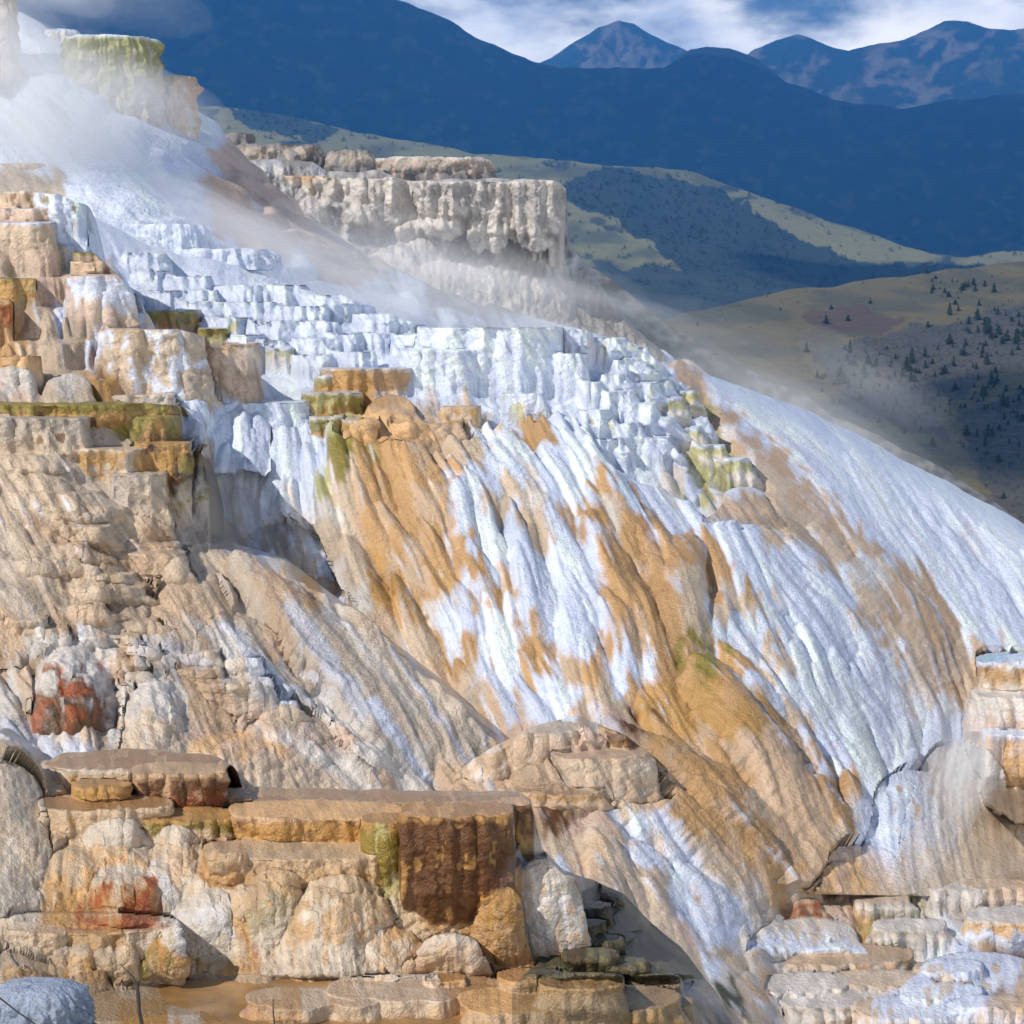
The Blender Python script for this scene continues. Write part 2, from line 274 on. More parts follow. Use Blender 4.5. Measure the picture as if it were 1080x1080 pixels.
# stains and crusts that the photograph shows one by one
for p_, w_, c_, o_, k_ in [
    ([(95,942),(112,956),(128,962)],26,'y',.9,.3), ([(118,950),(140,956),(160,944)],24,'r',.85,.3), ([(110,952),(120,960)],14,'k',.5,.3), ([(112,918),(144,921)],8,'r',.6,.2), ([(86,905),(92,935)],22,'q',.6,.3),
    ([(108,884),(150,882)],20,'w',.6,.3), ([(172,890),(172,950)],20,'W',.8,.3), ([(205,920),(212,950)],18,'w',.8,.3), ([(200,975),(222,958),(246,962)],44,'W',.85,.2), ([(212,985),(235,990)],22,'w',.9,.2),
    ([(262,975),(266,1010)],34,'q',.85,.3), ([(282,1005),(286,1016)],14,'r',.7,.3), ([(288,950),(296,985)],22,(.38,.39,.29),.8,.3), ([(238,900),(250,925)],20,'q',.5,.3), ([(252,918),(254,926)],10,'r',.5,.3),
    ([(320,962),(345,958)],46,'q',.75,.3), ([(338,966),(346,978)],22,'o',.7,.3), ([(300,1000),(320,1004)],28,'p',.7,.3), ([(360,930),(392,950),(400,990)],26,'w',.8,.3), ([(378,978),(384,1000)],20,'q',.5,.3), 
    ([(95,1004),(96,1030)],24,'y',.5,.3), ([(30,1022),(36,1038)],14,'y',.6,.3), ([(180,988),(196,1000)],30,'l',.7,.3), ([(200,1020),(210,1034)],22,'y',.6,.3), ([(150,1000),(160,1030)],16,'c',.7,.3),
    ([(60,700),(76,690),(100,696)],34,'w',.9,.2), ([(70,735),(84,765),(90,770)],26,'k',.9,.5), ([(66,722),(72,760)],16,'r',.6,.4), ([(106,726),(102,752)],22,'r',.75,.4), ([(78,704),(82,712)],10,'k',.6,.4), ([(38,706),(48,740)],22,'y',.6,.5), ([(30,700),(36,712)],14,'k',.4,.5),
    ([(160,730),(176,775)],50,'w',.8,.2), ([(98,360),(106,384),(104,412)],12,'k',.9,.3), ([(92,372),(106,420)],8,'y',.8,.3), ([(246,590),(292,610),(330,640)],14,'t',.7,.4),
    ([(10,780),(60,800),(84,806)],34,'W',.6,.6), ([(712,690),(714,720)],9,'l',.8,.3), ([(640,770),(668,792)],16,'k',.5,.5), ([(790,950),(800,985)],40,'w',.6,.3), ([(925,965),(935,1000)],24,'l',.7,.4), ([(905,975),(940,960)],10,'L',.6,.4),
    ([(730,425),(736,440)],16,'L',.7,.3), ([(720,470),(775,500)],12,'L',.6,.5), ([(965,880),(972,905)],12,'o',.8,.2), ([(650,545),(690,600)],14,'o',.5,.6), ([(670,560),(690,590)],6,'r',.35,.6),
    ([(0,440),(120,446)],10,'g',.8,.2), ([(690,872),(730,925),(775,985)],24,'W',.8,.5), ([(640,860),(670,900)],12,'W',.7,.5), ([(390,755),(450,828)],12,'W',.85,.4), ([(300,660),(380,760)],16,'W',.6,.6), ([(230,650),(300,740)],20,'W',.45,.7), ([(440,740),(490,810)],10,'W',.5,.6), ([(340,660),(430,760)],14,'w',.6,.6), ([(560,790),(600,800)],10,'W',.5,.5), ([(630,760),(660,800)],14,'W',.5,.5), ([(150,680),(210,700)],20,'W',.4,.5)]:
    stroke(p_, w_, c_, o_, k_)
pus(250, 950, 230, 90, 1); pus(90, 1010, 160, 40, 1); pus(166, 750, 34, 46, 1.6); pus(80, 725, 42, 46, 1.7); pus(250, 790, 150, 50, 1); pus(470, 960, 60, 90, .8); pus(840, 985, 70, 36, 1); pus(1000, 1010, 120, 80, .8); pus(30, 700, 40, 20, 1)

rv_ = sstep(.9, 1.9, S2+.35*S1)*sstep(-.2, .3, fbm2(GU/40, GV/40, 3, 68)); COL = lerp(COL, PAL['W']*np.array((1., .97, .93)), rv_[..., None]*.55)      # thin white rivulets
rv_ = sstep(1.1, 2.1, -S2+.3*S3)*sstep(-.1, .4, fbm2(GU/34, GV/34, 3, 69)); COL = lerp(COL, PAL['o'], rv_[..., None]*.30*sstep(300, 420, GV)[..., None])
COL *= (1+.16*np.sin(PETC*12.9))[..., None]
COL *= (1+.09*S3*.5+.09*S1*.5)[..., None]
COL = COL*(1-.0*GU[..., None])
GREY = COL.mean(-1, keepdims=True)
COL = np.clip(COL, .01, .86)

# ------------------------------------------------------------------ sheets
class RBF:
    def __init__(s, pts, lam=1e-4):
        p = np.array(pts, float); s.c = p[:, :2]/400; y = np.log(p[:, 2]); n = len(p)
        K = s.k(s.c, s.c)+lam*np.eye(n); P = np.c_[np.ones(n), s.c]
        A = np.block([[K, P], [P.T, np.zeros((3, 3))]]); s.w = np.linalg.solve(A, np.r_[y, 0, 0, 0])
    def k(s, a, b):
        r = np.sqrt(((a[:, None]-b[None])**2).sum(-1))+1e-9; return r*r*np.log(r)
    def __call__(s, u, v):
        u = np.asarray(u, float); v = np.asarray(v, float); q = np.c_[u.ravel(), v.ravel()]/400; out = np.empty(len(q))
        for i in range(0, len(q), 60000):
            b = q[i:i+60000]; out[i:i+60000] = s.k(b, s.c)@s.w[:-3]+np.c_[np.ones(len(b)), b]@s.w[-3:]
        return np.exp(out).reshape(u.shape)

def newmesh(name, P, faces, col=None, mat=None, smooth=True, parent=None, wet=None):
    me = bpy.data.meshes.new(name); P = np.asarray(P, np.float32).reshape(-1, 3); faces = np.asarray(faces, np.int32)
    me.vertices.add(len(P)); me.vertices.foreach_set('co', P.ravel())
    me.loops.add(faces.size); me.loops.foreach_set('vertex_index', faces.ravel())
    me.polygons.add(len(faces)); k = faces.shape[1]
    me.polygons.foreach_set('loop_start', np.arange(0, faces.size, k, dtype=np.int32))
    try: me.polygons.foreach_set('loop_total', np.full(len(faces), k, np.int32))
    except Exception: pass
    me.update(calc_edges=True)
    if smooth: me.polygons.foreach_set('use_smooth', np.ones(len(faces), bool))
    if col is not None:
        a = me.color_attributes.new('Col', 'FLOAT_COLOR', 'POINT')
        c = np.ones((len(P), 4), np.float32); c[:, :3] = np.asarray(col).reshape(-1, 3)
        if wet is not None: c[:, 3] = np.asarray(wet).ravel()
        else: c[:, 3] = 0
        a.data.foreach_set('color', c.ravel())
    me.validate(); o = bpy.data.objects.new(name, me); C.objects.link(o)
    if mat: me.materials.append(mat)
    if parent: o.parent = parent
    return o
def gridfaces(r, c, wrap=False):
    i = np.arange(r-1)[:, None]; j = np.arange(c if wrap else c-1)[None]; j2 = (j+1) % c
    return np.stack([i*c+j, (i+1)*c+j, (i+1)*c+j2, i*c+j2], -1).reshape(-1, 4)
def normals(P):
    du = np.gradient(P, axis=1); dv = np.gradient(P, axis=0); n = np.cross(dv, du)
    return n/(np.linalg.norm(n, axis=-1, keepdims=True)+1e-12)
def tag(o, label=None, cat=None, group=None, kind=None):
    if label: o['label'] = label
    if cat: o['category'] = cat
    if group: o['group'] = group
    if kind: o['kind'] = kind
    return o
SH = {}; PR = {}; _ps = [500]
def prim(on, label, u, v, w, h, D=None, name='travertine_terrace', cat='travertine terrace', group=None, **k):
    """a terrace or dome that grows out of sheet `on`: fused with it, yet an object of its own"""
    _ps[0] += 1; q = dict(u=u, v=v, w=w, h=h, D=D, label=label, name=name, cat=cat, group=group, seed=_ps[0], top='c', side='c', low=None, alt=None, rim=None, altf=.35, ry=.55, flare=1.15, sq=2.4, dome=0, pool=None, lobes=.06, soft=3.5, prot=.27, rough=1., closed=0, vmax=0, band=None)
    q.update(k); PR.setdefault(on, []).append(q)
def g_(a): return PAL[a] if isinstance(a, str) else np.array(a)
def fuse(name, us, U, V, D, R):
    sh = U.shape; ID = np.zeros(sh, int); PM = np.zeros(sh); TR = np.zeros(sh); WT = np.zeros(sh); CC = np.zeros(sh+(3,)); seen = 0
    for n_, q in enumerate(PR.get(name, [])):
        u, v, w, h, fl, sd_ = q['u'], q['v'], q['w'], q['h'], q['flare'], q['seed']
        half = w/2*max(1.05, fl**1.3)*1.35+6; c0, c1 = np.searchsorted(us, (u-half, u+half))
        if c1-c0 < 3: continue
        X, Y, Db = U[:, c0:c1], V[:, c0:c1], D[:, c0:c1]
        w1 = fbm2(X/(w*.22+4)+sd_, Y/(h*.9+12), 3, sd_); w2 = fbm2(X/7+sd_, Y/26, 3, sd_+2); e = (Y-v)/h; tr = np.zeros(X.shape)
        lo = 1-np.minimum(1, worley2(X/(7+w*.07)+sd_, Y/(h*1.1+25)+sd_*.37, sd_)[0]*1.25)      # vertical lobes and drips
        if q['dome'] and not seen: D0_ = D.copy(); seen = 1
        if q['dome']:
            a = w/2; bb = min(a*1.0, h*.55); vc = v+bb; k = float(sc(np.median(Db)))
            OP = not q['closed']; ae = a*(1+(fl-1+(.35 if OP else 0))*np.clip((Y-vc)/(h-bb+1), 0, 2))*(1+.2*w1)
            m = ((X-u)/ae)**2+np.where(Y < vc, ((Y-vc)/bb)**2, 0); under = (1-sstep(.45, 1.7, e)) if OP else np.sqrt(np.clip(1-np.clip((e-.5)/.5, 0, 1)**2, 0, 1))
            pr = q['prot']*min(w, h*1.3)*k*np.clip(1-m, 0, 1)**.62*under*(1+.25*w1)+k*1.3*lo*np.clip(1-m, 0, 1)
            Dp = np.where((m < 1) & (e < (1.7 if OP else 1)), D0_[:, c0:c1]-pr, 1e9); kk = k*q['soft']
            vm = q['vmax'] or (9e9 if name != FG else 980 if (u < 195 and v < 960) else 1034); Dp = np.where(Dp < 1e8, D0_[:, c0:c1]-pr*sstep(vm, vm-7, Y), Dp)
            if q['D']: Dp = np.where(m < 1, q['D']+(pr.max()-pr)+np.clip(e-.9, 0, 2)*h*k, 1e9)
        else:
            Df = q['D'] if q['D'] else float(R(np.array([float(u)]), np.array([float(v+h*.85)]))[0])
            k = float(sc(Df)); Rm = w/2*k
            if not q['D']: Df += max(0, fl-1)*Rm*q['ry']-.06
            Dc = Df+Rm*q['ry']; zt = float(pt(u, v, Df)[2])+k*.8*0
            f_ = 1+(fl-1)*np.clip(e, 0, 1.25)**1.4; t = np.abs((X-u)/(w/2*f_*(1+.13*w1+.04*w2)))
            g = np.clip(1-t**q['sq'], 0, 1)**(1/q['sq'])
            Dw = Dc-q['ry']*Rm*f_*g-lo*k*min(3+.03*w, 6.)*(q['lobes']/.06)**.5*g**.5+np.clip(e-1, 0, 2)*h*k*(1.3 if name != FG else .6)-k*(1+3*np.clip(e, 0, 1))*w1*min(1, h/30.)*1.3-q['rough']*k*min(w, 120)*.13*q['ry']*fbm2(X/(w*.16+5)+sd_*3, X*0+sd_, 3, sd_+8)
            rx, ryy, rz = ray(X, Y); mm = rz/ryy; ztv = zt+k*1.1*w1-(0 if not q['pool'] else k*1.2)*0
            with np.errstate(all='ignore'):
                Dt = np.where(mm < -1e-4, np.where(ztv < 0, ztv/mm, -1e9), np.where(ztv > 0, -1e9, 1e9)); up = np.where((mm > 1e-4) & (ztv > 0), ztv/mm, 1e9)
            ks = k*3.; d_ = np.clip(.5+.5*(Dt-Dw)/ks, 0, 1); Dp = Dw*(1-d_)+Dt*d_+ks*d_*(1-d_); tr = d_
            ok = (t < 1) & (Dp < Dc+q['ry']*Rm*f_*g+ks) & (Dw <= up) & (e > -3)
            Dp = np.where(ok, Dp, 1e9); kk = k*q['soft']
        hm = np.clip(.5+.5*(Db-Dp)/kk, 0, 1); Dn = np.where(hm > 0, Db*(1-hm)+np.minimum(Dp, 1e6)*hm-kk*hm*(1-hm), Db)
        D[:, c0:c1] = Dn
        bn = fbm2(X/13+sd_, Y/11, 4, sd_+5); sn = w2
        low = q['low'] or q['side']; rim = q['rim'] or q['top']
        col = lerp(g_(q['side']), g_(low), sstep(.25, .85, e*1.1-.05+sn*.55+bn*.5)[..., None])
        if q['alt'] is not None:
            am = sstep(.0, .26, sn*.9+bn*.7-(.5-q['altf'])*.7)[..., None]*.85
            if q['band']: am = am*np.exp(-((e-q['band'][0])/q['band'][1])**2)[..., None]
            col = lerp(col, g_(q['alt']), am)
        if q['dome']: col = lerp(g_(q['top']), col, sstep(.1, .6, e+sn*.4+bn*.4)[..., None])
        else:
            col = lerp(col, g_(rim), (sstep(4.5/max(h, 6)+.04, 0, e+sn*.12)*.85)[..., None]); col = lerp(col, g_(q['top'])*(1+.2*bn[..., None]), sstep(.35, .8, tr)[..., None])
        col = col*(1+.25*bn[..., None]+.06*lo[..., None])
        if not q['label']: col = smp(COL, X, Y)
        wet = np.zeros(X.shape)
        if q['pool']:
            wet = sstep(.8, .97, tr)*sstep(.15, .3, g)*sstep(-.28, -.08, bn); pc = dict(amber=(.33,.17,.055), brown=(.30,.20,.13), blue=(.28,.48,.62), pale=(.50,.60,.75))[q['pool']]
            col = lerp(col, np.array(pc)*(1+.3*w1[..., None]), wet[..., None]*.85)
        hw = sstep(.25, .75, hm); H3 = hw[..., None]
        CC[:, c0:c1] = CC[:, c0:c1]*(1-H3)+col*H3; PM[:, c0:c1] = PM[:, c0:c1]*(1-hw)+hw; TR[:, c0:c1] = TR[:, c0:c1]*(1-hw)+hw*tr; WT[:, c0:c1] = WT[:, c0:c1]*(1-hw)+hw*wet
        if q['label']: I = ID[:, c0:c1]; I[hm > .5] = n_+1
        else: I = ID[:, c0:c1]; I[hm > .5] = 0
    return D, ID, PM, TR, WT, CC
def sheet(name, top, bot, depth, u0, u1, mat, du=1.5, dv=1.5, disp=None, terr=None, col=None, edge=(0, 40), skirt=14, skw=3., skd=None, wet=None, rows=None, root=None):
    us = np.arange(u0, u1+du, du); vt = np.interp(us, *zip(*top)); vb = np.interp(us, *zip(*bot))
    vt = vt+fbm2(us/25, us*0, 4, 90)*edge_wob(name)
    n = int((vb.max()-vt.min())/dv)+2; V = np.clip(np.linspace(vt.min(), vb.max(), n)[:, None]+0*vt[None], vt[None], vb[None]); U = np.repeat(us[None], n, 0)
    R0_ = depth if callable(depth) else RBF(depth); R = (lambda u_, v_: R0_(np.clip(u_, -200, 1300), v_))
    D = R(U, V); dd = np.clip(1-(V-vt[None])/edge[1], 0, 1); D = D+edge[0]*dd**3
    ID = None; PM = TR = 0; WT = np.zeros(U.shape)
    for (a, b_, ra, rb, am) in DENT.get(name, []):
        m = ((U-a)/ra)**2+((V-b_)/rb)**2+.5*fbm2(U/8, V/8, 2, 91); D = D+am*sstep(1.2, .5, m)
    if name in PR: PR[name].sort(key=lambda q: q['dome']); D, ID, PM, TR, WT, CC = fuse(name, us, U, V, D, R)
    P = pt(U, V, D); s = sc(D)
    N = normals(P)
    N[N[..., 1] > 0] *= -1
    m = sstep(0, 6, V-vt[None])
    if disp is not None:
        h = disp(U, V, P, PM)*m*s*(1-.88*TR)
        tv = -P/np.linalg.norm(P, axis=-1, keepdims=True); f_ = (N*tv).sum(-1); b_ = sstep(.25, .6, f_)[..., None]
        dr_ = N*b_+tv*(1-b_); P = P+dr_*(h*sstep(.0, .3, f_))[..., None]
    if terr is not None: P[..., 2] = P[..., 2]*PM+terr(U, V, P)*(1-PM)
    c = smp(COL, U, V) if col is None else col(U, V, P, N)
    w = wet(U, V) if wet is not None else np.zeros(U.shape)
    if ID is not None:
        k_ = np.clip(PM, 0, 1)[..., None]*.9; fine = 1+.10*smp(S1, U, V)[..., None]*.6+.07*smp(S2, U, V)[..., None]
        c = c*(1-k_)+CC*k_*fine; w = np.maximum(w*(1-.45*PM), WT)
        if name == FG: c = c*np.array((1.0, .925, .80))
    c = np.clip(c, .008, .84); P0 = P.copy(); c0_ = c; w0_ = w
    if skirt:
        k = (np.arange(skirt, 0, -1)/skirt)[:, None, None]; q = P[:1]
        b = q+k*np.array([0, 1., 0])*skw+k**2*np.array([0, 0, -1.])*(skd if skd is not None else skw*1.2)
        P = np.concatenate([b, P]); c = np.concatenate([np.repeat(c[:1], skirt, 0), c]); w = np.concatenate([np.repeat(w[:1], skirt, 0), w])
    fc = gridfaces(P.shape[0], P.shape[1]); SH[name] = R
    if ID is None or not ID.any(): return newmesh(name, P, fc, c, mat, wet=w)
    idf = np.concatenate([np.zeros((skirt, U.shape[1]), int), ID]) if skirt else ID
    for i in range(1, len(PR[name])+1):                                       # one piece per terrace: stray islands go back to the slope
        jj, ii = np.nonzero(idf == i)
        if len(jj) < 2: continue
        j0, i0 = jj.min(), ii.min(); sub_ = np.zeros((jj.max()-j0+1, ii.max()-i0+1), int); sub_[jj-j0, ii-i0] = -1; best = (0, 0); lab = 0
        for a, b in zip(jj-j0, ii-i0):
            if sub_[a, b] != -1: continue
            lab += 1; st = [(a, b)]; sub_[a, b] = lab; cn = 0
            while st:
                y_, x_ = st.pop(); cn += 1
                for p_, q_ in ((y_+1, x_), (y_-1, x_), (y_, x_+1), (y_, x_-1)):
                    if 0 <= p_ < sub_.shape[0] and 0 <= q_ < sub_.shape[1] and sub_[p_, q_] == -1: sub_[p_, q_] = lab; st.append((p_, q_))
            if cn > best[0]: best = (cn, lab)
        drop = sub_[jj-j0, ii-i0] != best[1]; idf[jj[drop], ii[drop]] = 0
    fid = idf.ravel()[fc[:, 0]]; cnt = np.bincount(fid, minlength=len(PR[name])+1)
    big = [i for i in range(1, len(cnt)) if cnt[i] >= 60]; keep = ~np.isin(fid, big)
    Nn = normals(P).reshape(-1, 3); P2, c2, w2 = P.reshape(-1, 3), c.reshape(-1, 3), w.ravel()
    def sub(nm, sel, origin=None):
        f = fc[sel]; uq, inv = np.unique(f.ravel(), return_inverse=True); pv = P2[uq]; org = np.zeros(3)
        if origin: org = np.array([pv[:, 0].mean(), pv[:, 1].max(), pv[:, 2].min()])
        o = newmesh(nm, pv-org, inv.reshape(-1, 4), c2[uq], mat, wet=w2[uq]); o.location = org
        try: o.data.normals_split_custom_set_from_vertices(Nn[uq].tolist())       # same shading on both sides of a join
        except Exception as ex: print('normals', ex)
        return o
    base = sub(name, keep)
    for i in big:
        q = PR[name][i-1]; o = sub(q['name'], fid == i, True)
        if root is not None: o.parent = root; o.location = [a-b for a, b in zip(o.location, root.location)]
        else: tag(o, q['label'], q['cat'], q['group'])
    return base
DENT = {}
def edge_wob(name): return EW.get(name, 2.5)
EW = {}

# ------------------------------------------------------------------ materials
def nodes(m): m.use_nodes = True; nt = m.node_tree; nt.nodes.clear(); return nt, nt.nodes.new
def travertine(name, scale, bump, rough=.6, dist=.05):
    m = bpy.data.materials.new(name); nt, N = nodes(m); L = nt.links.new
    out = N('ShaderNodeOutputMaterial'); b = N('ShaderNodeBsdfPrincipled'); L(b.outputs[0], out.inputs[0])
    at = N('ShaderNodeVertexColor'); at.layer_name = 'Col'; tc = N('ShaderNodeTexCoord')
    n1 = N('ShaderNodeTexNoise'); n1.inputs['Scale'].default_value = scale; n1.inputs['Detail'].default_value = 6; n1.inputs['Roughness'].default_value = .65
    L(tc.outputs['Object'], n1.inputs['Vector'])
    n2 = N('ShaderNodeTexNoise'); n2.inputs['Scale'].default_value = scale*4.3; n2.inputs['Detail'].default_value = 4
    L(tc.outputs['Object'], n2.inputs['Vector'])
    mr = N('ShaderNodeMapRange'); mr.inputs[1].default_value = .28; mr.inputs[2].default_value = .72; mr.inputs[3].default_value = .80; mr.inputs[4].default_value = 1.18
    ad = N('ShaderNodeMath'); ad.operation = 'ADD'; h = N('ShaderNodeMath'); h.operation = 'MULTIPLY'; h.inputs[1].default_value = .5
    L(n1.outputs[0], ad.inputs[0]); L(n2.outputs[0], ad.inputs[1]); L(ad.outputs[0], h.inputs[0]); L(h.outputs[0], mr.inputs[0])
    mx = N('ShaderNodeMix'); mx.data_type = 'RGBA'; mx.blend_type = 'MULTIPLY'; mx.inputs[0].default_value = 1
    L(at.outputs[0], mx.inputs[6]); L(mr.outputs[0], mx.inputs[7]); L(mx.outputs[2], b.inputs['Base Color'])
    vo = N('ShaderNodeTexVoronoi'); vo.inputs['Scale'].default_value = scale*1.6; L(tc.outputs['Object'], vo.inputs['Vector'])
    a2 = N('ShaderNodeMath'); a2.operation = 'MULTIPLY_ADD'; a2.inputs[1].default_value = -.35; L(vo.outputs['Distance'], a2.inputs[0]); L(ad.outputs[0], a2.inputs[2])
    bp = N('ShaderNodeBump'); bp.inputs['Strength'].default_value = bump; bp.inputs['Distance'].default_value = dist
    L(a2.outputs[0], bp.inputs['Height']); L(bp.outputs[0], b.inputs['Normal'])
    r = N('ShaderNodeMapRange'); r.inputs[3].default_value = rough; r.inputs[4].default_value = .12
    L(at.outputs['Alpha'], r.inputs[0]); L(r.outputs[0], b.inputs['Roughness'])
    b.inputs['Specular IOR Level'].default_value = .4
    return m
M_FAR = travertine('travertine_far', 3.0, .35, .55, .25)
M_MID = travertine('travertine_mid', 7.0, .42, .5, .09)
M_NEAR = travertine('travertine_near', 16.0, .5, .45, .04)
def hillmat(name, scale, bump=.0, dist=1.):
    m = travertine(name, scale, bump, .9, dist); return m

# ------------------------------------------------------------------ the travertine sheets
def d_mound(U, V, P, PM):
    PET, S1, S2, S3, S4, SP = fields(U, V); PET = PET*(1-.65*PM); S3 = S3*(1-.5*PM); S4 = S4*(1-.6*PM)
    right = sstep(0, 60, (U-640)-(V-400)*1.35)      # smooth right-hand fall of water
    low = 1-.45*right
    return PET*(1.7-.9*right)+S3*.9*low+S2*.7+S1*.15+SP*.2+S4*1.6+fbm2(U/60, V/60, 4, 21)*5+fbm2(U/7, V/7, 3, 28)*.5
lob1 = lambda x, y, f, s: (worley2(x*f, y*f*.8, s)[0])
def round_z(z, n, step):
    q = (z+n)/step; return (q-.96*np.sin(2*math.pi*q)/(2*math.pi))*step-n
def terrace_z(z, n, step, k=.42):
    q = (z+n)/step; fl = np.floor(q); fr = q-fl
    return (fl+sstep(1-k, 1, fr))*step
TM = np.zeros_like(GU)
def tmask(poly, soft=12):
    global TM
    m = inpoly(GU+fbm2(GU/20, GV/20, 2, 33)*12, GV+fbm2(GU/20, GV/20, 2, 34)*8, poly).astype(float)
    k = int(soft/ST/2)
    for ax in (0, 1):
        c = np.cumsum(np.pad(m, [(k+1, k) if a == ax else (0, 0) for a in (0, 1)], mode='edge'), axis=ax)
        m = (np.take(c, range(2*k+1, c.shape[ax]), ax)-np.take(c, range(0, c.shape[ax]-2*k-1), ax))/(2*k+1)
    TM = np.maximum(TM, m)
tmask([(120,262),(300,285),(420,340),(600,342),(700,362),(750,420),(790,500),(720,520),(640,490),(600,430),(560,440),(440,440),(330,420),(200,425),(160,330)])
tmask([(700,480),(800,500),(830,560),(740,540)])
def t_mound(U, V, P):
    x, y, z = P[..., 0], P[..., 1], P[..., 2]; m = smp(TM, U, V)
    n = -lob1(x, y, 1.5, 3)*.22-lob1(x, y, .55, 5)*.55+fbm2(x*.5, y*.5, 3, 8)*.3
    z1 = (terrace_z(z, n, .42, .75)+.0)*.45+round_z(z, -lob1(x, y, 1.9, 6)*.34+fbm2(x*.7, y*.7, 2, 9)*.25, .2)*.55
    return z*(1-.85*m)+(z1-.1)*.85*m
def w_mound(U, V): return np.clip(sstep(.6, .8, smp(GREY[..., 0], U, V))*.35+.15+.1*smp(S3, U, V), 0, .7)
main = [(-120,215,38),(0,215,38),(160,262,37),(300,290,36),(440,340,33.5),(560,342,32),(650,352,32.5),(740,392,34),(860,437,34.5),(960,487,34),(1080,553,33),(1230,640,32),
        (200,430,30),(330,430,29.5),(450,440,29),(560,440,29.8),(650,450,30),(240,560,27.5),(340,560,27),(440,560,26.8),(560,560,27.2),(680,560,27.6),(800,560,28.8),(900,560,30.5),(1000,600,31),
        (360,660,25.8),(480,680,25.2),(600,680,25),(700,680,25.2),(800,680,26),(900,700,27),(1000,700,28.6),(1100,720,28.6),(450,770,24.4),(560,780,23.8),(700,780,23.5),(800,800,23.8),(900,820,24.4),(1000,840,25),(1100,880,25.5),
        (800,920,22),(930,925,22.8),(1060,930,23.2),(1230,940,23.5),(560,900,22)]
# ------------------------------------------------------------------ terraces and domes fused into the slopes
MM, UP, LB, LS, LR, FG, CF = 'travertine_mound', 'upper_travertine_slope', 'left_travertine_bank', 'left_travertine_slope', 'lower_travertine_flats', 'foreground_travertine', 'cliff'
CUR = [MM]; HAND = [False]
def B(label, u, v, w, h, D, **k):
    for q in ('flut', 'lump', 'drop', 'off', 'frac', 'fix', 'mat', 'kind'): k.pop(q, None)
    on = D if isinstance(D, str) else CUR[0]; keepd = HAND[0] and not isinstance(D, str) and D > 1 and (CUR[0] == FG or not k.get('dome'))
    k['dome'] = 1 if k.get('dome') else 0
    if k['dome']: k.setdefault('soft', 6.)
    prim(on, label, u, v, w, h, D if keepd else None, **k)
def block_(name, label, u, v, w, h, D, **k): B(label, u, v, w, h, D, name=name, **k)
def DM(label, u, v, w, h, D, **k):
    q = dict(dome=1, name='travertine_dome', cat='travertine dome'); q.update(k); B(label, u, v, w, h, D, **q)
CUR[0] = MM; HAND[0] = False
# --- terraces of the white cascade
WW = dict(side='W', low='W', top='W')
B('broad round white terrace forming the crest of the mound', 516, 345, 152, 62, 31.2, ry=.45, flare=1.05, flut=.05, lump=.03, lobes=.08, drop=1.3, pool='pale', **WW)
B('white terrace shoulder left of the crest terrace', 448, 352, 70, 34, 31.6, ry=.6, flare=1.2, flut=.05, lump=.03, **WW)
B('low white step in front of the crest terrace shoulder', 462, 368, 86, 44, 30.8, ry=.6, flare=1.2, flut=.06, **WW)
B('small white terrace just right of the crest terrace', 608, 345, 36, 20, 32.2, ry=.7, alt='w', **WW)
B('thin wide white ledge at the right foot of the crest terrace', 600, 372, 40, 30, 31.5, ry=.7, **WW)
i = 0
for (u, v, w, h) in [(640,356,44,12),(664,366,40,15),(650,378,52,13),(640,394,44,14),(688,386,30,12),(668,404,50,16),(640,413,56,17),(694,402,28,14),(700,420,40,18),(660,426,60,18),(628,432,36,18),(690,440,46,18),(655,446,40,16),(720,412,28,16),(716,452,44,18),(744,470,40,20),(688,462,40,18),(770,484,42,22),(640,462,34,15),(735,440,26,16),(622,402,24,12)]:
    yl = (u, v) in ((720,412),(744,470),(770,484),(716,452),(700,420))
    B('small white rimstone step with yellow tinted side in the right cascade' if yl else 'small white rimstone step in the right cascade', u, v, w, h, MM, off=.1, frac=.7, top='W', side='W' if not yl else 'L', low='W' if not yl else 'w', alt='L' if i % 5 == 0 else None, altf=.25, ry=.8, sq=2.0, flare=1.6, rough=1.6, soft=6., flut=.05, lump=.04, lobes=.14, drop=1.2,
      group='yellow tinted steps of the right cascade' if yl else 'white steps of the right cascade'); i += 1
for (u, v, w, h) in [(152,266,44,18),(200,290,50,20),(160,284,40,18),(250,300,60,14),(218,318,60,20),(270,318,60,20),(312,322,60,16),(176,306,44,16),(240,334,50,18),(290,338,56,20),(335,338,46,16),(214,306,30,14),(330,356,46,16),(285,358,34,14),(360,352,40,14),(260,352,36,16),(395,350,44,12),(372,370,50,14),(330,374,40,12),(300,300,50,9),(345,310,60,9),(400,330,60,8)]:
    B('small white rimstone step in the left cascade', u, v, w, h, MM, off=.1, frac=.7, ry=.8, sq=2.0, flare=1.5, soft=6., flut=.05, lobes=.2, lump=.04, drop=1.2, alt='L' if (u in (240, 290)) else None, altf=.2, group='white steps of the left cascade', **WW)
B('yellow green topped stump standing in the white left cascade', 181, 327, 54, 20, 32, top='L', side='l', low='y', rim='L', ry=.7, flare=1.02, lump=.04)
B('little olive knob right of the yellow green stump', 224, 346, 34, 18, 31.6, top='l', side='l', low='L', ry=.7)
B('low tan and olive ledge above the cream fan', 248, 362, 52, 22, 31, top='y', side='t', low='c', alt='l', ry=.7, flare=1.4)
B('tiny olive streaked white knob beside the cascade', 295, 367, 28, 12, 31, top='W', side='L', low='w', ry=.7)
B('white rimmed brown terrace, upper of the two orange mushrooms', 389, 388, 98, 30, 28.9, top='W', side='y', low='o', rim='w', alt='y', ry=.6, flare=.86, flut=.09, lump=.05, drop=1.3, pool='pale')
B('olive step at the left of the upper brown mushroom terrace', 350, 396, 40, 16, 28.9, top='W', side='L', low='y', ry=.7, flare=.95)
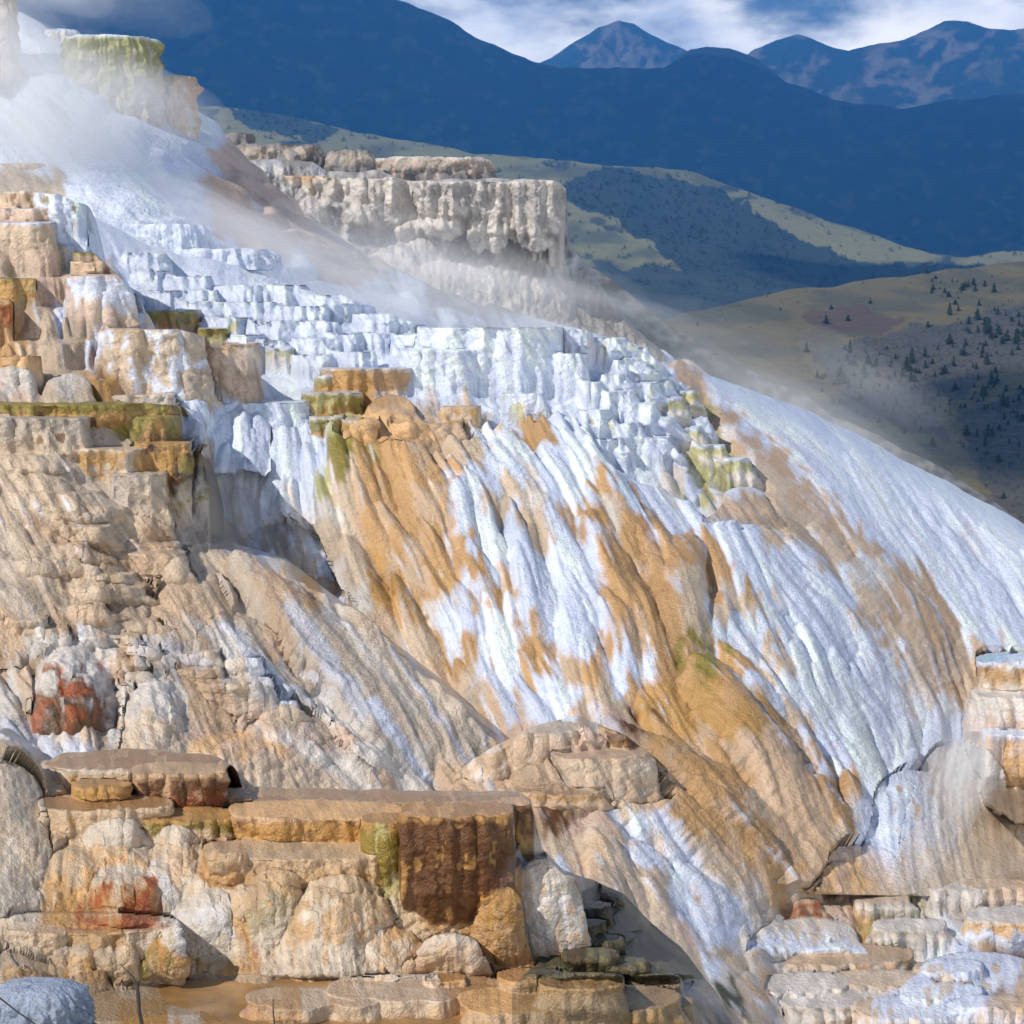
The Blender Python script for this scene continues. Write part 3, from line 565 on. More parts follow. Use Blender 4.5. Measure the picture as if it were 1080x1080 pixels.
B('white rimmed yellow green mushroom terrace at the left of the fan top', 352, 414, 68, 26, 28.4, top='W', side='l', low='y', rim='w', alt='L', ry=.6, flare=.82, flut=.08, drop=1.2, pool='pale')
B('small golden stub tucked under the yellow green mushroom terrace', 379, 443, 40, 30, 28.4, top='w', side='y', low='o', ry=.7, flare=.9)
B('dark olive hollow stub below the yellow green mushroom terrace', 345, 440, 36, 22, 28.5, top='w', side='l', low='y', ry=.7, flare=.95)
B('orange rounded knob under the upper brown mushroom terrace', 412, 415, 56, 36, 28.9, top='o', side='t', low='q', dome=.7, ry=.6, flare=1.2)
B('cream tan ledge at the head of the ochre fan', 485, 429, 42, 20, 28.9, top='t', side='c', low='c', alt='y', ry=.6, flare=1.25)
B('flat tan step below the cream ledge of the ochre fan', 450, 446, 70, 18, 28.8, top='o', side='t', low='t', ry=.6, flare=1.3)
B('small white terrace with yellow tinged end above the right ochre streak', 552, 415, 46, 22, 29.4, alt='L', altf=.3, ry=.7, flare=1.3, **WW)
B('low white cascade step left of the mushroom terraces', 262, 424, 130, 46, 29, ry=.5, flare=1.15, flut=.07, lump=.03, top='W', side='W', low='W')
B('rounded bulb terrace with a bright white fall down its front and orange foot', 296, 552, 106, 88, 25.3, fix=True, dome=.42, top='g', side='w', low='o', alt='W', rim='g', ry=.7, flare=1.0, flut=.3, lump=.03, altf=.6, drop=1.5)
B('white topped tan lump on the right ridge of the mound', 784, 512, 50, 26, 27.2, dome=1, top='W', side='c', low='t', ry=.7, flare=1.1, lump=.09, rim='W')
CUR[0] = LB; HAND[0] = False
# --- left bank
B('squared cream terrace at the left edge, topmost, with dark brown side', 20, 201, 44, 18, 33, top='w', side='t', low='c', alt='k', altf=.2, ry=.7)
B('white block terrace streaked with green algae beside the misty slope', 64, 203, 54, 34, 33, top='W', side='W', low='W', alt='l', altf=.15, ry=.7)
B('pinkish terrace below the topmost one at the left edge', 22, 219, 64, 22, 32.5, top='w', side='p', low='c', ry=.6)
B('white and rust streaked broad terrace at the left edge', 16, 234, 80, 50, 32, top='W', side='c', low='p', alt='t', altf=.3, ry=.6, flare=1.3)
B('tan flat topped terrace with a dark left end over a lilac fan', 108, 275, 62, 20, 30.9, top='c', side='t', low='c', alt='k', altf=.2, ry=.6, flare=1.15)
B('lilac white fan apron below the tan flat topped terrace', 106, 290, 70, 60, 30.9, top='p', side='W', low='c', alt='p', ry=.6, flare=1.3)
B('thin olive ledge above the tan flat topped terrace', 98, 266, 44, 9, 31, top='l', side='l', low='t', ry=.6)
B('golden olive block terrace at the left edge above the orange one', 14, 293, 44, 24, 30.2, top='l', side='y', low='y', alt='L', ry=.7, flare=1.05)
B('rust orange block at the left edge under the golden olive one', 0, 318, 24, 34, 30, top='o', side='r', low='o', alt='y', ry=.7)
B('round ochre stool shaped terrace at the left edge', 22, 375, 48, 34, 28.8, top='o', side='q', low='c', alt='y', ry=.7, flare=1.05)
B('cream haystack cone beside the stool shaped terrace', 72, 392, 54, 40, 28, top='w', side='c', low='c', dome=1.2, ry=.7, flare=1.2)
B('white haystack cone at the left edge', 8, 388, 66, 46, 27.6, top='w', side='w', low='p', dome=1.2, ry=.7, flare=1.2)
B('big cream terrace with a lilac white fall down its front', 161, 347, 116, 74, 29.3, top='p', side='c', low='c', rim='t', alt='W', altf=.55, ry=.55, flare=1.25, flut=.06, lump=.035, drop=1.3)
B('smooth tan apron at the right of the lilac white fall', 240, 366, 54, 56, 29.6, top='y', side='t', low='t', ry=.7, flare=1.3, lump=.02)
B('speckled grey block below the lilac white fall', 152, 416, 66, 24, 27.6, top='c', side='g', low='g', alt='w', ry=.6)
B('long flat olive terrace across the left, darkest rim of the bank', 52, 426, 274, 16, LS, top='l', side='l', low='y', alt='k', altf=.2, ry=.4, flare=1.02, lump=.05)
B('olive and black block at the right end of the flat olive terrace', 150, 439, 84, 36, LS, top='l', side='l', low='k', alt='y', altf=.35, ry=.6, flare=1.0, lump=.08, drop=1.3)
B('grey knobbly block under the flat olive terrace', 34, 441, 130, 38, LS, top='g', side='g', low='c', alt='k', altf=.12, ry=.4, lump=.07)
B('golden brown hanging wall under the olive and black block', 172, 468, 58, 84, LS, top='y', side='y', low='q', alt='k', altf=.3, ry=.7, flare=1.05, lump=.09, drop=1.15)
B('dark speckled bulge at the right of the golden brown wall', 203, 478, 42, 56, LS, top='k', side='d', low='g', alt='l', ry=.8, dome=.5, flare=.95, lump=.1, drop=1.1)
B('golden mossy shelf at the middle of the left bank', 116, 474, 82, 44, LS, top='c', side='y', low='c', alt='g', altf=.4, ry=.55, flare=1.2, lump=.07)
B('grey ribbed curtain below the golden mossy shelf', 146, 500, 56, 66, LS, top='g', side='g', low='c', ry=.6, flare=1.3, flut=.1)
CUR[0] = LS; HAND[0] = False
# --- left foreground slope
B('small stacked cream shelf in the middle of the left slope', 158, 575, 64, 10, 23.3, top='t', side='c', low='c', ry=.6, flare=1.1)
B('wider cream step under the small stacked shelf', 160, 584, 76, 28, 23.1, top='c', side='t', low='c', ry=.6, flare=1.25)
B('long thin tan ledge across the left slope', 90, 621, 130, 10, 21.3, top='c', side='t', low='c', ry=.4, alt='y')
B('tan ledge high on the left slope by the grey block', 70, 535, 90, 12, 24, top='t', side='c', low='c', ry=.4, alt='t')
B('pale brown ledge with worn lip left of the stacked shelf', 60, 556, 120, 14, 23.2, top='c', side='t', low='c', ry=.4, alt='g')
B('yellow tan stool shaped step in the lower left slope', 212, 708, 48, 12, 18.7, top='t', side='y', low='t', ry=.6)
B('round tan stool right of the yellow tan one', 256, 699, 42, 20, 18.9, top='y', side='t', low='c', ry=.7, alt='y')
B('broad rusty beige step in front of the two tan stools', 246, 722, 80, 34, 18.2, top='y', side='t', low='p', alt='g', ry=.6, flare=1.25)
B('little golden rim terrace at the top left of the red stained mound', 28, 654, 44, 14, 17.9, top='y', side='c', low='c', ry=.6)
B('beige rim terrace left above the red stained mound', 48, 664, 50, 16, 17.5, top='c', side='t', low='c', ry=.6)
for (u, v, w, h) in [(118,686,34,12),(98,672,30,10),(132,698,40,14),(146,712,26,12),(128,672,44,12),(150,684,36,12)]:
    B('small knobbly beige step above the cauliflower mound', u, v, w, h, LS, off=.35, top='c', side='c', low='t', alt='y', altf=.25, ry=.6, lump=.08, group='beige steps above the cauliflower mound')
CUR[0] = LR; HAND[0] = False
# --- bulge rocks right of the left slope
B('pale tan knoll in the gap where the slopes meet', 556, 774, 110, 46, 21.3, top='c', side='t', low='t', alt='w', ry=.6, flare=1.5, lump=.03)
B('round topped cream knoll with a white streak near the slope junction', 634, 800, 104, 44, 21.0, top='t', side='c', low='t', alt='g', ry=.7, flare=1.3, lump=.04)
B('rust brown rough rock beside the white streaked knoll', 655, 768, 44, 34, 21.4, top='y', side='k', low='y', alt='t', ry=.8, flare=1.3, lump=.12)
B('flat brown pool ledge behind the right end of the dark block', 590, 838, 92, 12, 17.6, top='t', side='y', low='t', ry=.5, flare=1.2, pool='brown')
CUR[0] = FG; HAND[0] = True
# --- foreground shelf
B('flat pool terrace with brown speckled front at the lower left', 142, 814, 196, 20, 13.9, top='t', side='c', low='t', alt='y', altf=.35, rim='w', ry=.55, flare=1.0, lump=.09, pool='brown', lobes=.03)
B('dark red brown overhanging wall under the flat pool terrace', 188, 818, 98, 40, 13.6, top='t', side='k', low='r', alt='t', altf=.35, ry=.6, flare=.95, lump=.14, flut=.08)
B('golden cushion shelf under the left of the flat pool terrace', 106, 832, 64, 20, 13.4, top='y', side='y', low='o', alt='l', altf=.2, ry=.6, flare=.96, lump=.1)
B('thin cream lip terrace beneath the golden cushion shelf', 110, 856, 140, 34, 13.1, top='c', side='c', low='c', alt='y', altf=.2, ry=.5, flare=1.1, lump=.07, pool='amber')
B('dim olive lip terrace right of the thin cream lip', 196, 866, 110, 22, 13.1, top='y', side='l', low='c', ry=.5, lump=.09)
B('broad shallow upper shelf of wet tan travertine behind the dark block', 395, 846, 340, 22, 13.7, rough=2, top='t', side='t', low='o', ry=.2, flare=1.05, lump=.05, pool='brown', lobes=.06)
B('golden fringed shelf left of the dark brown block', 336, 864, 178, 40, 12.9, rough=1.8, top='q', side='y', low='y', alt='k', altf=.12, rim='t', ry=.45, flare=.98, lump=.07, flut=.1, drop=1.0, lobes=.03)
B('yellow white buttress under the right end of the golden shelf', 408, 868, 56, 120, 12.6, top='y', side='l', low='w', alt='L', altf=.3, ry=.7, flare=1.5, lump=.05, drop=1.15)
B('big dark brown block with a flat golden top in the middle foreground', 482, 862, 124, 80, 12.3, rough=1.4, top='q', side='k', low='k', alt='y', altf=.1, rim='y', ry=.55, flare=.96, lump=.06, flut=.1, drop=1.3, pool='amber', lobes=.02, sq=3)
B('rust brown lumpy buttress hanging below the dark brown block', 515, 915, 70, 110, 12.45, top='k', side='y', low='q', alt='k', altf=.3, ry=.6, flare=1.15, lump=.1, drop=1.2)
B('cream ribbed buttress between the golden shelf and the rust one', 452, 905, 74, 110, 12.55, top='y', side='c', low='c', alt='t', altf=.3, ry=.6, flare=1.2, lump=.08, drop=1.2)
B('small dark brown square block behind the right end of the dark one', 545, 848, 36, 54, 13.1, top='t', side='k', low='y', ry=.8, flare=1.05, lump=.08, sq=3)
block_('white_crusted_rock', 'blue white crusted rock standing right of the dark brown block', 574, 904, 72, 130, 12.5, dome=.4, top='w', side='W', low='w', alt='p', altf=.35, rim='g', ry=.7, flare=1.1, lump=.07, flut=.07, cat='rock', drop=1.3)
block_('rust_rock', 'rusty orange buttress rock against the left of the white crusted rock', 528, 935, 52, 98, 12.3, top='y', side='t', low='o', alt='k', altf=.3, ry=.6, flare=1.2, dome=.6, cat='rock', lump=.06)
B('cream ledge below the golden fringed shelf', 320, 906, 200, 26, 12.5, top='c', side='t', low='y', ry=.4, flare=1.1, lump=.09, alt='c')
B('long grey cream terrace along the bottom left with knobbly front', 78, 984, 220, 52, 11.8, rough=1.5, top='t', side='g', low='c', alt='y', altf=.3, ry=.3, flare=1.08, lump=.08, pool='amber', lobes=.06)
B('low cream step under the rust buttress', 476, 984, 70, 44, 11.9, dome=1, top='w', side='p', low='c', ry=.7, flare=1.1, lump=.05)
B('small round cup pool with a reddish rim near the bottom middle', 468, 1036, 46, 10, 11.5, top='q', side='t', low='c', ry=.6, pool='amber', lobes=.02)
B('left oval cup pool with a thick cream rim under the white rock', 560, 1036, 70, 18, 11.4, top='q', side='t', low='c', ry=.6, pool='amber', lobes=.02)
B('right oval cup pool with a thick cream rim under the white rock', 612, 1044, 88, 20, 11.1, top='q', side='t', low='c', ry=.6, pool='amber', lobes=.02)
B('knobbly cream rim ledge at the bottom middle', 440, 1054, 190, 18, 11.3, rough=2.5, top='t', side='c', low='y', alt='t', ry=.4, lump=.09, pool='amber')
B('olive cream rim ledge at the bottom, left of the knobbly one', 330, 1062, 150, 14, 11.2, rough=2.5, pool='amber', top='t', side='g', low='y', ry=.4, lump=.09)
B('ochre lumpy ledge in the bottom right of the cup pools', 560, 1066, 150, 16, 11.1, rough=2.5, top='q', side='c', low='t', ry=.5, lump=.08)
B('orange tan step at the bottom right of the cup pools', 654, 1062, 130, 16, 11.3, rough=2.5, top='q', side='t', low='q', ry=.5, lump=.07)
i = 0
for (u, v, w, h) in [(628,958,34,14),(616,978,44,16),(632,996,50,14),(622,1012,60,18),(660,1020,50,18),(690,1040,60,20),(700,1062,60,24),(646,938,24,16)]:
    B('rounded brown stair step beside the dark mossy slope', u, v, w, h, 0, top='t', side='t', low='k' if i % 2 else 'q', ry=.6, lump=.05, group='brown stair steps by the mossy slope'); i += 1
block_('mossy_mound', 'dark green black mossy mound right of the white crusted rock', 640, 932, 100, 90, 0, top='d', side='d', low='d', alt=(.14,.15,.08), altf=.3, dome=.6, ry=.8, flare=1.3, lump=.06, cat='mossy rock', prot=.4)
block_('mossy_mound', 'lower dark green mossy strip running to the bottom edge', 690, 972, 110, 110, 0, top='d', side='d', low='d', alt=(.14,.15,.08), altf=.3, dome=.6, ry=.8, flare=1.3, lump=.06, cat='mossy rock', prot=.4)
CUR[0] = LR; HAND[0] = True
# --- right flats and tower
CUR[0] = MM; HAND[0] = True
B('orange capped terrace at the top of the right edge tower', 1072, 700, 84, 32, 24.2, top='W', side='o', low='c', alt='w', altf=.4, ry=.7, flare=1.05, pool='blue')
B('pinkish white middle step of the right edge tower', 1078, 736, 104, 36, 23.8, top='w', side='w', low='p', alt='t', ry=.6, flare=1.15)
B('bright orange fronted step of the right edge tower', 1082, 775, 92, 44, 23.4, top='W', side='p', low='o', alt='o', altf=.5, ry=.6, flare=1.0)
DM('big smooth cream dome at the foot of the right edge tower', 1066, 830, 110, 90, 22.7, top='t', side='c', low='c', lump=.03, prot=.12, soft=16.)
CUR[0] = LR; HAND[0] = True
DM('orange tinted dome at the right edge by the foot of the tower', 1092, 880, 66, 44, 22.2, top='q', side='c', low='t', lump=.03)
CUR[0] = MM; HAND[0] = True
block_('steaming_cone', 'smooth grey white cone wrapped in steam left of the right edge tower', 1012, 782, 90, 150, 23.3, top='w', side='w', low='c', alt='g', dome=1.5, ry=.7, flare=1.2, lump=.02, cat='travertine cone', prot=.12, soft=16.)
block_('steaming_cone', 'low white cone in the steam at the foot of the blue white fall', 1000, 862, 96, 58, 22.6, top='W', side='w', low='w', dome=1.4, ry=.7, flare=1.2, lump=.02, cat='travertine cone', prot=.12, soft=16.)
DM('pink beige haystack where the ochre slope meets the flats', 908, 892, 86, 58, 22.0, top='p', side='p', low='q', dome=1.0, lump=.03, prot=.12, soft=16.)
DM('small orange haystack left of the pink beige one', 888, 910, 50, 44, 21.8, top='q', side='o', low='p', dome=.9, lump=.03, prot=.12, soft=16.)
DM('white haystack with an orange stripe at the foot of the blue fall', 962, 812, 84, 110, 23.2, top='W', side='W', low='W', alt='o', altf=.12, dome=1.1, lump=.03, flut=.05, prot=.12, soft=16.)
CUR[0] = LR; HAND[0] = False
for (u, v, w, h, a) in [(852,946,28,14,'t'),(866,960,26,18,'k'),(850,956,22,16,'k'),(878,970,24,16,'o')]:
    block_('red_brown_cobble', 'red brown rounded cobble in the hollow on the flats', u, v, w, h, LR, top='t', side=a, low='r', dome=.6, ry=.8, cat='cobble', group='red brown cobbles on the flats')
B('white blob terrace spreading around the red brown cobbles', 852, 966, 112, 40, LR, closed=1, top='w', side='w', low='W', alt='c', dome=.6, ry=.6, flare=1.2, lump=.07)
B('flat golden ledge in the middle of the right flats', 880, 1016, 170, 14, LR, top='t', side='c', low='g', alt='y', ry=.4, flare=1.5, lobes=.15)
B('pink tan ledge stepping down at the right edge of the flats', 1060, 972, 90, 22, LR, top='w', side='q', low='W', ry=.6)
B('white lobed terrace on the right flats', 1030, 1002, 130, 46, LR, top='W', side='W', low='W', alt='c', dome=.55, ry=.6, lump=.06)
B('dark brown fronted knob at the lower right edge', 1066, 1012, 50, 44, LR, top='w', side='k', low='t', ry=.7, dome=.5, lump=.08)
i = 0
for (u, v, w, h) in [(840,1044,110,18),(930,1040,100,14),(990,1052,90,16),(880,1062,120,16),(960,1072,120,18),(1050,1064,80,18),(1010,938,90,12),(930,950,60,9),(1050,936,70,14),(960,980,80,12),(1000,1024,70,12)]:
    B('low white grey rim step spread over the right flats', u, v, w, h, LR, off=.08, frac=.5, flare=1.5, lobes=.16, top='c' if i % 3 else 'w', side='g' if i % 2 else 'w', low='w', alt='t', altf=.2, ry=.5, lump=.07, group='low rim steps of the right flats'); i += 1
CUR[0] = FG; HAND[0] = False
DM('cream white rounded dome, upper middle of the left cluster', 124, 868, 84, 60, 0, top='w', side='w', low='q', alt='c', altf=.3)
DM('golden sided dome with a deep red wet underside', 128, 914, 96, 68, 0, top='w', side='y', low='r', alt='r', altf=.5, prot=.36, closed=1)
DM('golden flank dome at the left end of the cluster', 84, 886, 66, 92, 0, top='c', side='c', low='y', alt='q')
DM('cream finger dome above the white dome', 184, 872, 54, 70, 0, top='w', side='c', low='w', alt='t')
DM('white smear dome in the middle of the cluster', 167, 898, 44, 92, 0, top='w', side='W', low='w')
DM('round tan cheek dome with orange lower edge', 236, 884, 56, 48, 0, top='t', side='c', low='o')
DM('little white dome tucked under the tan cheek dome', 212, 922, 40, 40, 0, top='w', side='w', low='c')
DM('smooth bright white dome in front of the cluster', 222, 942, 84, 66, 0, top='w', side='W', low='w', prot=.32)
DM('rust topped dome right of the bright white dome', 264, 934, 60, 84, 0, top='c', side='q', low='o', alt='r', altf=.25)
DM('pale green streaked dome at the middle of the lower group', 290, 918, 72, 88, 0, top='t', side=(.40,.40,.29), low='w', alt='o', altf=.3)
DM('orange brown knobbly dome high in the lower group', 338, 946, 70, 54, 0, top='q', side='o', low='q', alt='y', prot=.36, closed=1)
DM('large rusty pink dome at the right of the lower group', 360, 926, 128, 106, 0, top='c', side='q', low='w', alt='w', altf=.4)
DM('grey pink knob at the foot of the lower group', 322, 992, 66, 40, 0, top='c', side='p', low='t')
DM('rusty white dome sloping to the pool at the right of the group', 398, 974, 96, 62, 0, top='q', side='w', low='w', alt='q')
DM('ochre footed bulge at the left of the bottom terrace', 78, 996, 56, 48, 0, top='g', side='c', low='y')
DM('pale bulge in the middle of the bottom terrace', 122, 998, 48, 44, 0, top='g', side='c', low='c')
DM('grey bulge at the left corner of the bottom terrace', 22, 998, 66, 54, 0, top='g', side='c', low='y')
DM('golden olive knobbly dome at the right of the bottom terrace', 190, 986, 72, 50, 0, top='y', side='y', low='c', alt='l', altf=.4)
DM('low golden ochre hump right of the olive dome', 232, 1004, 84, 34, 0, top='c', side='c', low='y')
DM('tall grey mound at the left edge beside the foreground domes', -2, 806, 96, 160, 0, top='w', side='c', low='w', prot=.12, soft=16.)
DM('lower grey white mound at the left edge above the bottom terrace', -4, 906, 92, 90, 0, top='w', side='w', low='w', prot=.14, soft=12.)
CUR[0] = LS
block_('red_stained_boulder', 'white crusted mound stained dark red and brown on its front', 80, 680, 82, 94, 0, dome=1, top='w', side='w', low='k', alt='r', altf=.38, cat='boulder', prot=.4, closed=1)
B('pale cauliflower textured mound left of the stools', 166, 718, 66, 84, 0, dome=1, top='w', side='w', low='c')
B('broad pink beige hump above the foreground shelf', 256, 772, 160, 70, 0, dome=1, top='q', side='p', low='c', prot=.2)
B('knobbly pink beige hump near the stools', 304, 750, 90, 56, 0, dome=1, top='c', side='p', low='w', prot=.2)
B('smooth beige dome on the left slope below the stacked shelf', 200, 586, 60, 60, 0, dome=1, top='c', side='c', low='t')
for (u, v, w, h, t_, s_) in [(40,500,90,60,'c','c'),(20,560,120,50,'t','c'),(110,590,80,40,'c','g'),(60,600,110,36,'c','t'),(250,650,90,60,'c','g'),(120,640,90,46,'c','c'),(30,620,90,50,'c','w'),
    (190,650,70,46,'w','c'),(210,740,70,50,'c','p'),(130,540,90,40,'c','t')]:
    B(None, u, v, w, h, 0, dome=1, top=t_, side=s_, low=s_, prot=.13, soft=12.)
for (u, v, w, h, t_, s_) in [(40,520,130,14,'t','c'),(30,590,110,12,'c','t'),(110,606,70,10,'t','c'),(60,640,100,10,'y','c'),(200,690,60,12,'t','c'),(20,480,90,14,'c','g'),(280,742,60,12,'c','p'),(50,575,90,12,'c','c'),(130,655,70,10,'c','t')]:
    B(None, u, v, w, h, 0, top=t_, side=s_, low='c', flare=1.4, ry=.5)
# --- cliff face: drapery, bulges and hollows
CUR[0] = CF
GC = (.40,.385,.375)
for (u, v, w, h, D, fl, t_, s_, l_) in [(318,186,76,44,60.2,1.0,'q','c','c'),(358,188,56,30,60,.9,'c','w',GC),(405,188,100,46,59.8,.95,'w','w',GC),(468,191,66,36,58.6,.88,'w',GC,'w'),(515,192,52,54,58.8,.85,'w',GC,'w'),(568,190,62,58,58.2,.72,'w',GC,GC),(542,194,34,46,58.9,.9,'w','w',GC)]:
    prim(CF, 'x', u, v, w, h, D, name='flowstone_drapery', top=t_, side=s_, low=l_, alt='w', altf=.4, flare=fl, lobes=.2, ry=.5)
for (u, v, w, h, p_) in [(455,230,84,40,.5),(382,214,34,44,.4),(330,206,30,36,.4),(412,262,70,56,.4),(520,250,64,70,.35),(470,268,90,60,.3),(570,250,50,80,.35),(350,255,80,60,.3),(440,300,120,50,.25),(560,300,90,50,.25)]:
    prim(CF, 'x', u, v, w, h, None, name='flowstone_bulge', dome=1, top='w', side=GC, low=(.30,.29,.28), alt='w', altf=.4, prot=p_, soft=5., lobes=.2)
DENT[CF] = [(357,212,12,12,3.5),(394,246,26,14,3.),(456,221,26,7,3.5),(512,246,12,12,3.),(584,244,9,14,2.5),(430,236,14,12,3.),(540,240,14,20,1.5)]

EW['travertine_mound'] = 2.5
tag(sheet('travertine_mound', [(-120,212),(60,214),(90,224),(160,261),(300,289),(350,308),(440,341),(560,343),(600,346),(650,352),(700,366),(740,392),(800,414),(860,437),(910,462),(960,488),(1020,520),(1080,553),(1230,640)],
      [(-120,620),(200,640),(400,760),(560,860),(700,940),(1230,950)], main, -60, 1220, M_MID, disp=d_mound, terr=t_mound, edge=(1.2, 30), wet=w_mound), kind='structure')

# upper misty slope rising to the left
upper = [(-150,-60,50),(0,0,49),(60,40,48),(150,120,47),(215,130,50),(300,180,54),(400,230,56),(560,300,58),(740,385,60),(0,200,42),(100,240,40),(200,290,39),(330,330,39),(480,370,42),(700,420,52),(900,450,60),(0,100,46),(100,160,43.5),(200,220,43),(300,270,44)]
sheet_top = [(-150,-70),(-20,-5),(25,14),(60,34),(110,60),(150,84),(200,110),(225,128),(245,150),(290,196),(330,232),(400,276),(450,300),(500,318),(560,334),(600,345),(650,356),(700,372),(760,400),(860,445),(960,495),(1100,580)]
def d_upper(U, V, P, PM):
    PET, S1, S2, S3, S4, SP = fields(U, V); PET = PET*(1-.65*PM); S3 = S3*(1-.5*PM); S4 = S4*(1-.6*PM)
    return PET*1.2+S3*1.2+S2*.9+S4*2+fbm2(U/45, V/45, 4, 22)*9+sstep(260, 400, U)*(fbm2(U/18, V/14, 4, 227)*8+(ridged2(U/14, V/24, 3, 228)-.5)*5)
def c_upper(U, V, P, N):
    c = smp(COL, U, V); n = fbm2(U/16, V/12, 4, 230)[..., None]
    rock = lerp(PAL['g'], PAL['w']*np.array((1.,.88,.82)), sstep(-.3, .4, n)); m = sstep(-30, 50, (U-215)-(V-150)*.75+30*fbm2(U/30, V/30, 3, 231))[..., None]
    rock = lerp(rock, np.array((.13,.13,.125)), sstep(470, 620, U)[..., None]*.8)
    return lerp(c, rock, m)
def t_upper(U, V, P):
    x, y, z = P[..., 0], P[..., 1], P[..., 2]; z1 = round_z(z, -lob1(x, y, .35, 14)*1.3+fbm2(x*.25, y*.25, 3, 16)*.8, .75); m = .8*sstep(-40, 30, (V-60)-(U-60)*.45)*sstep(.05, -.25, fbm2(U/70, V/50, 2, 232)-.25)
    return z*(1-m)+z1*m
EW['upper_travertine_slope'] = 4
tag(sheet('upper_travertine_slope', sheet_top, [(-150,300),(200,340),(450,400),(740,440),(1100,640)], upper, -330, 1090, M_FAR, du=2, dv=2, disp=d_upper, terr=t_upper, edge=(1.5, 30)), kind='structure')

# left terraces bank
lb = [(-150,190,34),(0,200,33),(90,215,32.5),(100,270,31),(0,300,30),(180,330,30.5),(270,375,30.3),(100,360,29),(200,410,28.5),(0,430,27),(120,440,27.2),(300,440,29),(-150,430,27),(60,470,26),(240,470,28)]
def d_bank(U, V, P, PM):
    PET, S1, S2, S3, S4, SP = fields(U, V); PET = PET*(1-.65*PM); S3 = S3*(1-.5*PM); S4 = S4*(1-.6*PM)
    return PET*1.3+S3*.9+S2*.7+S1*.15+SP*.2+fbm2(U/40, V/40, 4, 23)*7+fbm2(U/8, V/6, 3, 30)*1.6
def t_bank(U, V, P):
    x, y, z = P[..., 0], P[..., 1], P[..., 2]; n = -lob1(x, y, .9, 9)*.5; z1 = terrace_z(z, n, .5, .5)
    m = .62*sstep(440, 400, V); return z*(1-m)+(z1-.05)*m
tag(sheet('left_travertine_bank', [(-150,188),(60,204),(90,216),(98,266),(150,318),(185,346),(240,362),(268,378),(276,420),(300,470)], [(-150,500),(300,500)], lb, -330, 285, M_MID, disp=d_bank, terr=t_bank, edge=(1, 20)), kind='structure')

# left foreground slope
ls = [(-150,430,25.5),(0,450,25),(150,450,25.6),(215,560,25),(300,600,24.5),(400,680,23.8),(520,765,22.8),(560,840,22), (0,560,23.5),(120,560,24),(200,640,23.2),(300,700,22.8),(400,780,22),(0,680,21.8),(120,700,22),(230,760,21.5),(330,820,21.3),(460,840,21.8),(0,800,20),(100,810,20.3),(-150,700,21.5),(-150,850,19),(50,880,19),(250,860,20.5),(500,880,21.5)]
def d_ls(U, V, P, PM):
    PET, S1, S2, S3, S4, SP = fields(U, V); PET = PET*(1-.65*PM); S3 = S3*(1-.5*PM); S4 = S4*(1-.6*PM)
    return PET*1.6+S3*1.0+S2*.7+S1*.15+SP*.2+S4*1.4+fbm2(U/50, V/50, 3, 24)*10+fbm2(U/11, V/9, 3, 29)*.5
def t_ls(U, V, P):
    x, y, z = P[..., 0], P[..., 1], P[..., 2]; n = -lob1(x, y, 1.3, 12)*.35+fbm2(x*1.2, y*1.2, 3, 15)*.2; z1 = terrace_z(z, n, .22, .5)
    m = .15*sstep(.05, .45, fbm2(U/50, V/50, 3, 77)+.25-sstep(0, 90, (U-150)-(V-560)*.9)); return z*(1-m)+z1*m
tag(sheet('left_travertine_slope', [(-150,424),(0,424),(120,424),(186,427),(206,434),(214,470),(221,500),(222,525),(212,548),(216,562),(250,575),(300,590),(340,622),(380,652),(430,690),(480,730),(520,766),(560,800),(600,850)], [(-150,930),(260,900),(600,900)], ls, -330, 590, M_MID, disp=d_ls, terr=t_ls, wet=lambda U, V: np.clip(.25+.35*fbm2(U/40, V/40, 3, 31), 0, 1), edge=(.8, 25)), kind='structure')

# lower right slope and flats
lr = [(440,830,22),(500,800,22.3),(610,757,22.3),(700,805,22.3),(760,835,22.3),(830,900,22.4),(870,925,22.5),(960,915,23),(1080,915,23.2),(1230,910,23.5),(560,900,20.2),(640,900,20.6),(720,900,21.3),(620,1000,18.6),(700,1000,19.4),(780,1000,20.4),
      (780,1080,18.2),(830,1080,18.9),(900,1000,21),(1000,1000,21),(1100,1000,21.2),(900,1080,18.9),(1000,1080,18.8),(1100,1080,18.8),(700,1080,17.6),(620,1080,17),(560,1000,18.2),(560,1080,16.5),(1000,1180,17),(800,1180,16.6),(600,1180,15.5)]
def d_lr(U, V, P, PM):
    PET, S1, S2, S3, S4, SP = fields(U, V); PET = PET*(1-.65*PM); S3 = S3*(1-.5*PM); S4 = S4*(1-.6*PM)
    flat = sstep(0, 60, (U-800)+(V-940)*.0)*sstep(900, 950, V)
    return (PET*1.6+S3*1.0+S2*.8+S4*1.6)*(1-.45*flat)+S1*.15+SP*.2+fbm2(U/40, V/40, 5, 25)*(6-2*flat)
def t_lr(U, V, P):
    x, y, z = P[..., 0], P[..., 1], P[..., 2]; n = -lob1(x, y, 1.1, 17)*.3; z1 = terrace_z(z, n, .2, .5)
    m = .8*sstep(780, 840, U+ (V-1000)*-.2)*sstep(915, 950, V); return z*(1-m)+z1*m
tag(sheet('lower_travertine_flats', [(440,850),(500,800),(560,768),(610,756),(660,776),(700,806),(760,832),(800,870),(830,905),(870,926),(920,918),(960,917),(1080,917),(1230,912)], [(440,1200),(1230,1200)], lr, 470, 1225, M_MID, disp=d_lr, terr=t_lr, edge=(.8, 22), skw=2), kind='structure')

